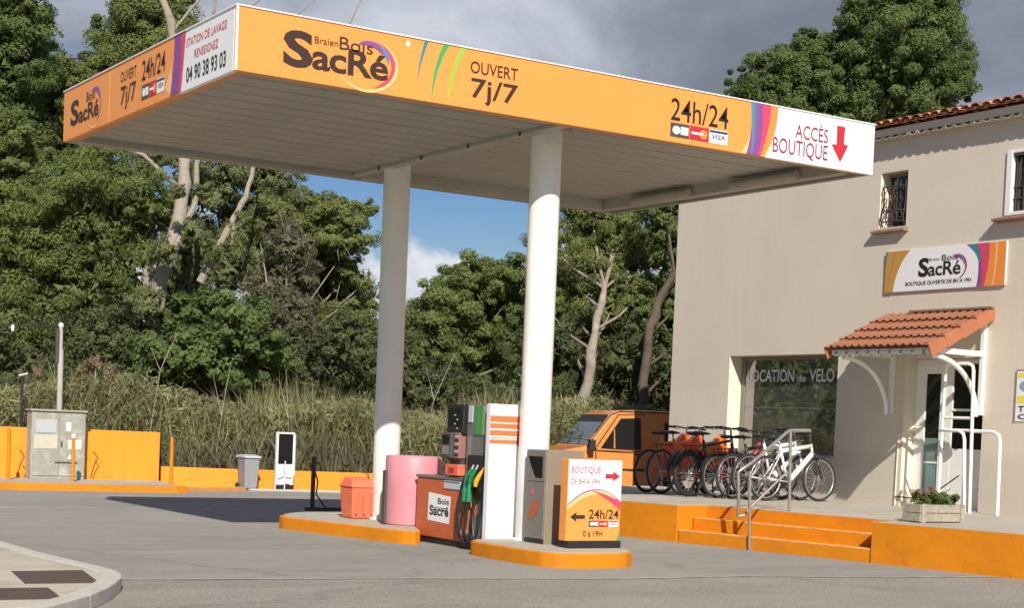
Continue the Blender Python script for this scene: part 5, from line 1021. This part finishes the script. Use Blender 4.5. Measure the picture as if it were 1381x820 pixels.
for i, (y, ye, dr_) in enumerate(((15.66, 15.66, .03), (15.57, 15.52, .05), (15.44, 15.40, .10))):
    pts = [(PXF - .045, y, .58), (PXF - .05, y + .02, .40), (PXF - .06, y + .04 - .03 * i, .20), (PXF - .07, (y + ye) / 2 - .05, .08 + .02 * i), (PXF - .05, ye - .10, .10), (PXF - .02, ye - .14, .30), (PXF, ye - .12, .60)]
    sm = []
    for k in range(len(pts) - 1):
        for j in range(5):
            tt = j / 5; p0, p1, p2, p3 = [Vector(pts[max(0, min(len(pts) - 1, k + d))]) for d in (-1, 0, 1, 2)]
            sm.append(.5 * ((2 * p1) + (p2 - p0) * tt + (2 * p0 - 5 * p1 + 4 * p2 - p3) * tt ** 2 + (3 * p1 - p0 - 3 * p2 + p3) * tt ** 3))
    MB().tube(sm, .017, 8).build('hose', m_black, t, smooth=True)
MB().tube([(PXF - .02, 15.74, .78), (PXF - .06, 15.78, .5), (PXF - .05, 15.80, .2), (PXF - .03, 15.70, .09), (PXF, 15.6, .1)], .02, 8).build('hose', m_black, t, smooth=True)
# white tower
tw = MB().box(9.372, 10.02, 15.165, 15.255, .13, 1.655).build('tower', m_white_fascia, t, bevel=.008)
TP = Plane((9.372, 15.165, 0), (1, 0, 0), (0, -1, 0))
for z0_, z1_ in ((1.455, 1.525), (1.385, 1.44), (1.305, 1.365), (1.275, 1.285), (1.215, 1.26)): MB().box(9.371, 10.021, 15.162, 15.1645, z0_ , z1_).build('orange_stripe', mat('stripe_orange', (.66, .17, .055), .5), tw)
MB().box(9.73, 9.80, 15.12, 15.161, 1.20, 1.31).build('bracket', m_iron, tw)
# ------------------------------------------------------------------ payment kiosk
t = thing('payment_terminal', 'taupe payment terminal with dark screen behind the signboard', 'payment terminal', (9.85, 14.55, .157))
MB().box(9.615, 10.10, 14.37, 14.75, .157, 1.175).build('body', m_kiosk, t, bevel=.006)
MB().box(9.596, 9.614, 14.375, 14.745, .83, 1.165).build('screen_surround', m_kioskf, t, bevel=.004); MB().box(9.596, 9.614, 14.375, 14.745, .21, .822).build('door', m_kioskf, t, bevel=.004)
KF = Plane((9.596, 14.75, 0), (0, -1, 0), (-1, 0, 0))
decal('screen', KF, [(.05, 1.10), (.33, 1.10), (.33, .87), (.20, .87), (.09, 1.02)], m_screen, t, .003)
decal('flame_mark', KF, [(.12, .70), (.17, .78), (.19, .71), (.16, .68)], mat('pink_print', (.75, .1, .2), .5), t); decal('orange_mark', KF, [(.07, .44), (.12, .40), (.26, .50), (.28, .62), (.20, .64), (.10, .54)], mat('rust_print', (.42, .10, .03), .5), t)
MB().box(9.60, 9.614, 14.38, 14.74, .16, .20).build('plinth', m_black, t)
# ------------------------------------------------------------------ signboard on the island
t = thing('island_signboard', 'orange and white arrow signboard standing on the front island', 'sign', (9.9, 13.9, .157))
MB().box(9.545, 10.245, 13.86, 13.99, .235, 1.10).build('panel', m_orange_fascia, t, bevel=.006)
MB().box(9.58, 10.26, 13.85, 14.03, .157, .234).build('foot', m_black, t, bevel=.005)
BP = Plane((9.545, 13.86, .235), (1, 0, 0), (0, -1, 0)); BW, BH = .70, .865
top = curve2((.006, .385), (.36, .70), (.695, .42))
poly = [(.006, BH - .006), (.006, .385)] + top[1:] + [(.694, BH - .006)]
decal('white_field', BP, poly, m_print_white, t, .002)
strip('colour_band', BP, curve2((.006, .385), (.36, .70), (.695, .42)), curve2((.006, .355), (.34, .64), (.695, .36)), m_p_purple, t, .003)
strip('colour_band', BP, curve2((.006, .372), (.35, .665), (.64, .45)), curve2((.006, .32), (.33, .60), (.62, .43)), m_p_pale, t, .0035)
strip('colour_band', BP, curve2((.30, .535), (.45, .52), (.695, .42)), curve2((.30, .533), (.46, .49), (.695, .33)), m_p_rose, t, .004)
text('BOUTIQUE', BP, .04, .415, .705, .785, m_print_wine, t); text('DE 8H A 19H', BP, .04, .405, .595, .66, m_print_wine, t)
decal('arrow', BP, [(.48, .665), (.58, .665), (.58, .635), (.67, .69), (.58, .745), (.58, .715), (.48, .715)], m_print_red, t, .004)
decal('arrow', BP, [(.235, .235), (.125, .235), (.125, .205), (.045, .255), (.125, .305), (.125, .275), (.235, .275)], m_print_dark, t, .004)
text('24h/24', BP, .285, .675, .235, .335, m_print_dark, t, bold=.012); cards(BP, .285, .675, .15, .215, t)
text('0 à 19H', BP, .22, .47, .045, .11, m_print_dark, t, bold=.008)
decal('green_corner', BP, [(.655, .01), (.694, .01), (.694, .11)], m_p_green, t, .004)
# ------------------------------------------------------------------ planter
t = thing('planter', 'weathered wooden trough planter on the terrace edge', 'planter', (14.56, 13.4, PZ))
for k in range(2):
    z = PZ + .012 + k * .105
    for (x0_, x1_, y0_, y1_) in ((14.18, 14.95, 13.30, 13.325), (14.18, 14.95, 13.555, 13.58), (14.18, 14.205, 13.326, 13.554), (14.925, 14.95, 13.326, 13.554)): MB().box(x0_, x1_, y0_, y1_, z, z + .098).build('board', m_wood, t, bevel=.004)
MB().box(14.21, 14.92, 13.33, 13.55, PZ + .01, PZ + .19).build('soil', g_earth, t)
for x in (14.20, 14.86): MB().box(x, x + .07, 13.285, 13.30, PZ, PZ + .225).build('cleat', m_wood, t, bevel=.003)
t2 = thing('geranium', 'geranium with dusty pink flowers in the left half of the trough', 'plant', (14.38, 13.44, PZ + .19), 'plants in the trough')
def plant(t, c, R, n, lm, nm, leaf):
    p, nn, ti = crown_points([(c, R)], n / (np.mean(R) ** 2), .35); me = leaves_mesh(nm, lm, p - np.array(wloc(t)), nn, leaf[0], leaf[1], ti); o = bpy.data.objects.new(nm, me); COL.objects.link(o); o.parent = t
plant(t2, (14.42, 13.44, PZ + .27), (.17, .13, .11), 420, lm_oak, 'leaves', (.06, .045)); plant(t2, (14.44, 13.43, PZ + .36), (.15, .10, .05), 90, lm_flower, 'flowers', (.035, .03))
t2 = thing('leafy_plant', 'bushy green plant in the right half of the trough', 'plant', (14.75, 13.44, PZ + .19), 'plants in the trough')
plant(t2, (14.76, 13.44, PZ + .27), (.18, .13, .09), 480, lm_leaf, 'leaves', (.06, .045))
# ------------------------------------------------------------------ orange van
t = thing('parked_van', 'orange utility van parked behind the shop corner, nose to the left', 'van', (19.0, 25.85, 0))
VY0, VY1 = 25.0, 26.60; vx = 17.05
side = [(vx - .62, .30), (vx - .66, .55), (vx - .60, .80), (vx - .42, .93), (vx + .50, 1.10), (vx + 1.02, 1.74), (vx + 1.18, 1.815), (vx + 1.6, 1.84), (21.7, 1.85), (21.8, 1.80), (21.85, .30), (20.9, .28), (20.85, .45), (20.7, .58), (20.45, .62), (20.2, .55), (20.05, .28), (17.72, .28), (17.65, .48), (17.45, .62), (17.2, .62), (17.0, .50), (16.9, .28)]
bm_ = MB()
inn = .10
def sec(y, k):
    out = []
    for x, z in side: out.append((x + (0 if z < 1.0 else 0), y + (k * .11 * max(0, (z - 1.0)) / .85), z))
    return out
n = len(side); vs = sec(VY0, 1) + sec(VY1, -1)
bm_.add(vs, [tuple(range(n)), tuple(range(2 * n - 1, n - 1, -1))] + [(i, (i + 1) % n, (i + 1) % n + n, i + n) for i in range(n)])
body = bm_.build('body', m_vanor, t, bevel=.055, seg=4)
MB().tube([(vx + .62, VY0 + .045, 1.22), (vx + 1.02, VY0 + .09, 1.73), (vx + 1.22, VY0 + .10, 1.80), (21.6, VY0 + .105, 1.82)], .012, 6).build('roof_gutter', m_vantrim, t, smooth=True)
for yy in (.45, 1.0): MB().tube([(vx + .50, VY0 + yy, 1.12), (vx + .70, VY0 + yy + .25, 1.37)], .008, 5).build('wiper', m_vantrim, t)
MB().box(vx - .30, vx - .18, VY0 - .012, VY0 + .01, .72, .78).build('indicator', m_p_orange, t)
MB().box(vx + .1, vx + 4.6, VY0 - .012, VY0 + .004, .66, .70).build('side_moulding', m_vantrim, t)
MB().torus((vx + .98, VY0 + .35, 1.16), .15, .012, 20, 6, 'z').build('steering_wheel', m_vantrim, t)
sy = lambda z: VY0 + .11 * max(0, z - 1.0) / .85
def spanel(nm, poly, m, d=.006, par=t, th=.004, y=None):
    mb = MB(); k = len(poly); f = [(x, (sy(z) if y is None else y) - d, z) for x, z in poly]; b = [(x, (sy(z) if y is None else y) - d + th, z) for x, z in poly]
    return mb.add(f + b, [tuple(range(k)), tuple(range(2 * k - 1, k - 1, -1))] + [(i, (i + 1) % k, (i + 1) % k + k, i + k) for i in range(k)]).build(nm, m, par)
ws = MB(); a0_, a1_ = (vx + .53, 1.125), (vx + .99, 1.70)
ws.add([(a0_[0] - .012, VY0 + .10, a0_[1] + .01), (a1_[0] - .012, VY0 + .17, a1_[1] + .01), (a1_[0] - .012, VY1 - .17, a1_[1] + .01), (a0_[0] - .012, VY1 - .10, a0_[1] + .01)], [(0, 1, 2, 3)]).build('windscreen', mat('van_windscreen', (.05, .065, .07), .04, ior=2.6), t)
fr = MB(); q0 = [(a0_[0] - .008, VY0 + .055, a0_[1] - .025), (a1_[0] - .006, VY0 + .13, a1_[1] + .03), (a1_[0] - .006, VY1 - .13, a1_[1] + .03), (a0_[0] - .008, VY1 - .055, a0_[1] - .025)]
fr.add(q0, [(0, 1, 2, 3)]).build('windscreen_seal', m_vantrim, t)
door = spanel('front_door', [(vx + .78, .36), (vx + .70, 1.06), (vx + 1.18, 1.72), (vx + 1.70, 1.75), (vx + 1.70, .36)], m_vanor, .010, t, .008)
spanel('door_gap', [(vx + .76, .34), (vx + .68, 1.07), (vx + 1.17, 1.74), (vx + 1.72, 1.77), (vx + 1.72, .34)], m_vantrim, .002, t, .003)
spanel('window', [(vx + .80, 1.08), (vx + 1.22, 1.66), (vx + 1.64, 1.685), (vx + 1.64, 1.08)], mat('van_side_glass', (.012, .013, .014), .05, ior=1.7), .018, door)
spanel('window_bar', [(vx + 1.07, 1.08), (vx + 1.075, 1.45), (vx + 1.095, 1.45), (vx + 1.095, 1.08)], m_vanor, .024, door)
MB().tube([(vx + 1.50, VY0 - .03, .98), (vx + 1.62, VY0 - .03, .985)], .014, 6).build('handle', m_vantrim, door)
spanel('sill_line', [(vx + .72, 1.02), (vx + 1.70, 1.03), (vx + 1.70, 1.045), (vx + .72, 1.04)], m_vantrim, .020, door)
spanel('rear_side_window', [(vx + 2.15, 1.14), (vx + 2.15, 1.62), (vx + 3.15, 1.63), (vx + 3.15, 1.14)], m_vantrim, .006)
spanel('side_panel', [(vx + 1.80, .36), (vx + 1.80, 1.76), (vx + 4.6, 1.77), (vx + 4.6, .36)], m_vanor, .004, t, .003)
MB().box(vx - .68, vx + .1, VY0 - .01, VY1 + .01, .26, .46).build('bumper', m_vantrim, t, bevel=.03)
for y in (VY0 + .06, VY1 - .36): MB().box(vx - .665, vx - .60, y, y + .30, .58, .78).build('headlight', m_glassg, t, bevel=.02)
MB().box(vx - .672, vx - .655, VY0 + .45, VY1 - .45, .60, .74).build('grille', m_vantrim, t)
mr = MB().box(vx + .50, vx + .62, VY0 - .20, VY0 - .05, 1.02, 1.24).build('wing_mirror', m_vantrim, t, bevel=.02); MB().tube([(vx + .60, VY0 - .06, 1.08), (vx + .74, VY0 + .02, 1.04)], .018, 6).build('mirror_arm', m_vantrim, mr)
for (x, y) in ((17.32, VY0 + .10), (20.45, VY0 + .10), (17.32, VY1 - .10), (20.45, VY1 - .10)):
    w = MB().torus((x, y, .30), .225, .085, 28, 10, 'y', 1.1).build('wheel', m_rubber, t, smooth=True)
    MB().lathe((x, y, .30), [(0, -.09), (.08, -.09), (.10, -.06), (.16, -.05), (.17, .05), (0, .05)], 20, 'y').build('rim', m_silver, w, smooth=True)
MB().box(17.9, 20.0, VY0 + .2, VY1 - .2, .2, .3).build('underbody', m_vantrim, t)
MB().box(16.95, 17.75, VY0 + .12, VY1 - .12, .28, .66).build('wheel_arch_liner', m_vantrim, t)
MB().box(20.1, 20.8, VY0 + .12, VY1 - .12, .26, .66).build('wheel_arch_liner', m_vantrim, t)

t.rotation_euler = (0, 0, math.radians(-13)); t.location = t.location + Vector((.30, -.22, 0))
# ------------------------------------------------------------------ bicycles
WR = .335
WM = {}
def wheel_meshes(fat):
    if fat in WM: return WM[fat]
    tr = .034 if fat else .021; Rt = WR - tr
    ty = MB().torus((0, 0, 0), Rt, tr, 36, 8).mesh('tyre', m_rubber, smooth=True)
    ri = MB().torus((0, 0, 0), Rt - tr - .004, .011, 36, 6, 'y', 1.2).mesh('rim', m_silver if not fat else m_black, smooth=True)
    sp = MB()
    for k in range(20):
        a = 2 * math.pi * k / 20; b = a + (.35 if k % 2 else -.35); y = .025 if k % 4 < 2 else -.025
        sp.tube([(.022 * math.cos(b), y, .022 * math.sin(b)), ((Rt - tr) * math.cos(a), 0, (Rt - tr) * math.sin(a))], .003, 3, False)
    sp = sp.mesh('spokes', m_silver)
    hb = MB().tube([(0, -.055, 0), (0, -.03, 0), (0, .03, 0), (0, .055, 0)], [.008, .022, .022, .008], 10).lathe((0, -.045, 0), [(.07, -.002), (.075, -.002), (.075, .002), (.07, .002)], 20, 'y').mesh('wheel', m_silver, smooth=True)
    WM[fat] = (ty, ri, sp, hb); return WM[fat]
FM = {}
SH_ = dict(bar=MB().tube([(-.02, -.31, .0), (-.035, -.2, .02), (0, -.05, 0), (0, .05, 0), (-.035, .2, .02), (-.02, .31, .0)], .0125, 8).mesh('handlebar', m_black, smooth=True),
    grip=MB().tube([(0, -.06, 0), (0, .06, 0)], .019, 8).mesh('grip', m_black, smooth=True),
    saddle=MB().prism([(-.14, -.0), (.13, .01), (.14, .025), (.05, .045), (-.1, .05), (-.15, .03)], 'y', -.03, .03).prism([(-.145, .005), (-.03, .02), (-.03, .045), (-.1, .055), (-.15, .035)], 'y', -.075, .075).mesh('saddle', m_black),
    crank=MB().lathe((0, -.03, 0), [(.02, -.003), (.09, -.003), (.09, .003), (.02, .003)], 24, 'y').tube([(0, -.05, 0), (.10, -.055, -.13)], .011, 6).tube([(0, .06, 0), (-.10, .065, .13)], .011, 6).mesh('crankset', m_dark),
    pedal=MB().box(-.045, .045, -.045, .045, -.012, .012).mesh('pedal', m_black),
    chain=MB().tube([(-.45, -.03, .04), (0, -.03, .09)], .005, 4).tube([(-.45, -.03, -.04), (0, -.03, -.09)], .005, 4).mesh('chain', m_dark),
    guard=MB().add([(( WR + .025) * math.cos(a), y, (WR + .025) * math.sin(a)) for a in [math.radians(20 + 14 * i) for i in range(12)] for y in (-.035, 0, .035)], [(3 * i + j, 3 * i + j + 1, 3 * i + j + 4, 3 * i + j + 3) for i in range(11) for j in (0, 1)]).mesh('mudguard', m_black, smooth=True),
    lever=MB().tube([(0, 0, 0), (.05, .03, -.01), (.055, .11, -.02)], .006, 5).mesh('brake_lever', m_dark, smooth=True),
    rack=MB().box(-.26, .08, -.06, .06, -.006, .006).tube([(-.2, -.05, 0), (-.02, -.06, -.33)], .006, 5).tube([(-.2, .05, 0), (-.02, .06, -.33)], .006, 5).mesh('rear_rack', m_black))
def kid(nm, me, par, loc, rot=(0, 0, 0)):
    o = bpy.data.objects.new(nm, me); COL.objects.link(o); o.parent = par; o.location = loc; o.rotation_euler = rot; return o
def bike(label, x, y, yaw, frame_m, fork_m, fat=False, low=False, guards=False, rack=False, thick=1.0, steer=0.0, lean=0.0, accent=None, big=1.0):
    t = thing('bicycle', label, 'bicycle', (x, y, PZ), 'rental bicycles before the shop window'); t.rotation_euler = (lean, 0, yaw); t.scale = (random.uniform(.97, 1.05),) * 3
    ty, ri, sp, hb = wheel_meshes(fat)
    r0, f0 = Vector((0, 0, WR)), Vector((1.06, 0, WR)); bb = Vector((.43, 0, .28)); st = Vector((.27, 0, .78)); hd = Vector((.87, 0, .86)); hl = Vector((.91, 0, .72))
    key = (frame_m.name, low, thick)
    if key not in FM:
        f = MB(); th = .02 * thick
        f.tube([bb, Vector((.255, 0, .82))], .021, 8).tube([bb, hl + Vector((-.01, 0, -.01))], .028 * thick, 8)
        if low: f.tube([Vector((.36, 0, .50)), Vector((.62, 0, .52)), hd], .018, 8)
        else: f.tube([Vector((.275, 0, .74)), hd + Vector((0, 0, -.03))], .022 * min(thick, 1.5), 8)
        f.tube([hl, hd], .022, 8)
        for s in (-1, 1): f.tube([bb + Vector((0, s * .03, 0)), r0 + Vector((0, s * .06, 0))], .010, 6).tube([r0 + Vector((0, s * .06, 0)), Vector((.285, s * .015, .72))], .009, 6)
        FM[key] = f.mesh('frame', frame_m, smooth=True)
    fr = kid('frame', FM[key], t, (0, 0, 0))
    if accent:
        kid('battery', MB().box(.0, .30 * min(big, 1.3), -.03 * big, .03 * big, -.03, .045 * big).mesh('battery', accent), fr, tuple(bb.lerp(hl, .3) + Vector((-.03, 0, .055))), (0, -math.atan2(hl.z - bb.z, hl.x - bb.x), 0))
    if big > 1:
        kid('frame_panel', MB().prism([(.42, .34), (.84, .68), (.90, .90), (.78, .93), (.50, .74), (.34, .70)], 'y', -.035, .035).mesh('frame_panel', accent), fr, (0, 0, 0))
        kid('chain_guard', MB().prism([(.02, .30), (.48, .22), (.52, .33), (.05, .39)], 'y', -.06, -.045).mesh('chain_guard', accent), fr, (0, 0, 0))
    kk = ('fork', fork_m.name)
    if kk not in FM:
        f = MB()
        for s in (-1, 1): f.tube([(.0, s * .055, .0), (-.10, s * .055, .30)], [.014, .019], 8).tube([(-.10, s * .055, .30), (-.135, s * .05, .375)], .015, 8)
        f.box(-.165, -.11, -.065, .065, .36, .39); FM[kk] = f.mesh('fork', fork_m, smooth=True)
    kid('fork', FM[kk], t, tuple(f0), (0, 0, 0))
    for nm, p in (('rear', r0), ('front', f0)):
        w = kid('wheel', hb, t, tuple(p)); kid('tyre', ty, w, (0, 0, 0)); kid('rim', ri, w, (0, 0, 0)); kid('spokes', sp, w, (0, 0, 0), (0, random.uniform(0, .6), 0))
        if guards: kid('mudguard', SH_['guard'], t, tuple(p), (0, .0 if nm == 'rear' else .25, 0))
    kid('seat_post', MB().tube([Vector((.257, 0, .80)), Vector((.235, 0, .90))], .013, 8).mesh('seat_post', m_silver, smooth=True), t, (0, 0, 0))
    kid('saddle', SH_['saddle'], t, (.235, 0, .895))
    hh = (.84, 0, 1.0); kid('stem', MB().tube([(.865, 0, .87), (.845, 0, .98), (.865, 0, 1.01)], .016, 8).mesh('stem', m_dark, smooth=True), t, (0, 0, 0))
    b = kid('handlebar', SH_['bar'], t, (.87, 0, 1.01), (0, 0, steer))
    for s in (-1, 1): kid('grip', SH_['grip'], b, (-.025, s * .265, .005), (0, 0, s * .15)); kid('brake_lever', SH_['lever'], b, (.0, s * .14, .0), (0 if s > 0 else math.pi, 0, 0))
    c = kid('crankset', SH_['crank'], t, tuple(bb), (0, random.uniform(0, 2), 0)); kid('pedal', SH_['pedal'], c, (.10, -.10, -.13)); kid('pedal', SH_['pedal'], c, (-.10, .11, .13))
    kid('chain', SH_['chain'], t, tuple(bb))
    if rack: kid('rear_rack', SH_['rack'], t, (.12, 0, .74))
    return t
m_bred = mat('dark_red_bike_paint', (.36, .022, .02), .3, coat=.5); m_bor = mat('red_orange_bike_paint', (.88, .16, .04), .3, coat=.5); m_bor2 = mat('orange_bike_paint', (.88, .21, .05), .3, coat=.5)
m_bcr = mat('crimson_bike_paint', (.30, .012, .035), .3, coat=.5); m_bwh = mat('white_bike_paint', (.78, .77, .73), .3, coat=.5); m_bbk = mat('black_bike_paint', (.02, .02, .022), .3, coat=.5); m_btan = mat('tan_bike_paint', (.42, .24, .12), .4)
bike('red bicycle with white fork and red frame panels, leftmost of the row', 15.15, 19.85, .22, m_bor, m_bwh, steer=.2, lean=.05, thick=2.0, accent=m_bor, big=1.7)
bike('red orange bicycle, second from the left in the row', 15.15, 19.48, .18, m_bor, m_bor, steer=-.3, lean=-.03, thick=2.5, rack=True, accent=m_bor, big=1.8)
bike('bright orange bicycle between the red ones and the fat tyred black one', 15.25, 19.10, .16, m_bor2, m_bor2, steer=.25, lean=.04, thick=2.6, guards=True, accent=m_bor2, big=1.9)
bike('black bicycle with fat tyres and mudguards, nearest wheel of the row', 15.10, 18.76, .16, m_bbk, m_bbk, fat=True, guards=True, steer=-.1, rack=True, lean=.02)
bike('crimson step-through bicycle with rear rack beside the fat tyred one', 15.42, 18.50, .12, m_bcr, m_bcr, low=True, guards=True, rack=True, steer=.15, lean=.03, thick=1.4)
bike('black bicycle with silver fork between the crimson and the white bicycles', 15.55, 18.30, .08, m_bbk, m_silver, guards=False, steer=-.2, lean=-.03, thick=1.2)
bike('white bicycle with black battery, second from the right behind the handrail', 15.66, 18.08, .06, m_bwh, m_bwh, steer=.1, lean=.04, thick=1.9, accent=m_bbk)
b8 = bike('white framed bicycle with tan top tube, rightmost of the row', 15.80, 17.84, .0, m_bwh, m_bbk, steer=-.1, lean=-.03, thick=1.5)
kid('top_tube_cover', MB().tube([(.285, 0, .745), (.86, 0, .835)], .027, 10).mesh('top_tube_cover', m_btan, smooth=True), b8, (0, 0, 0))
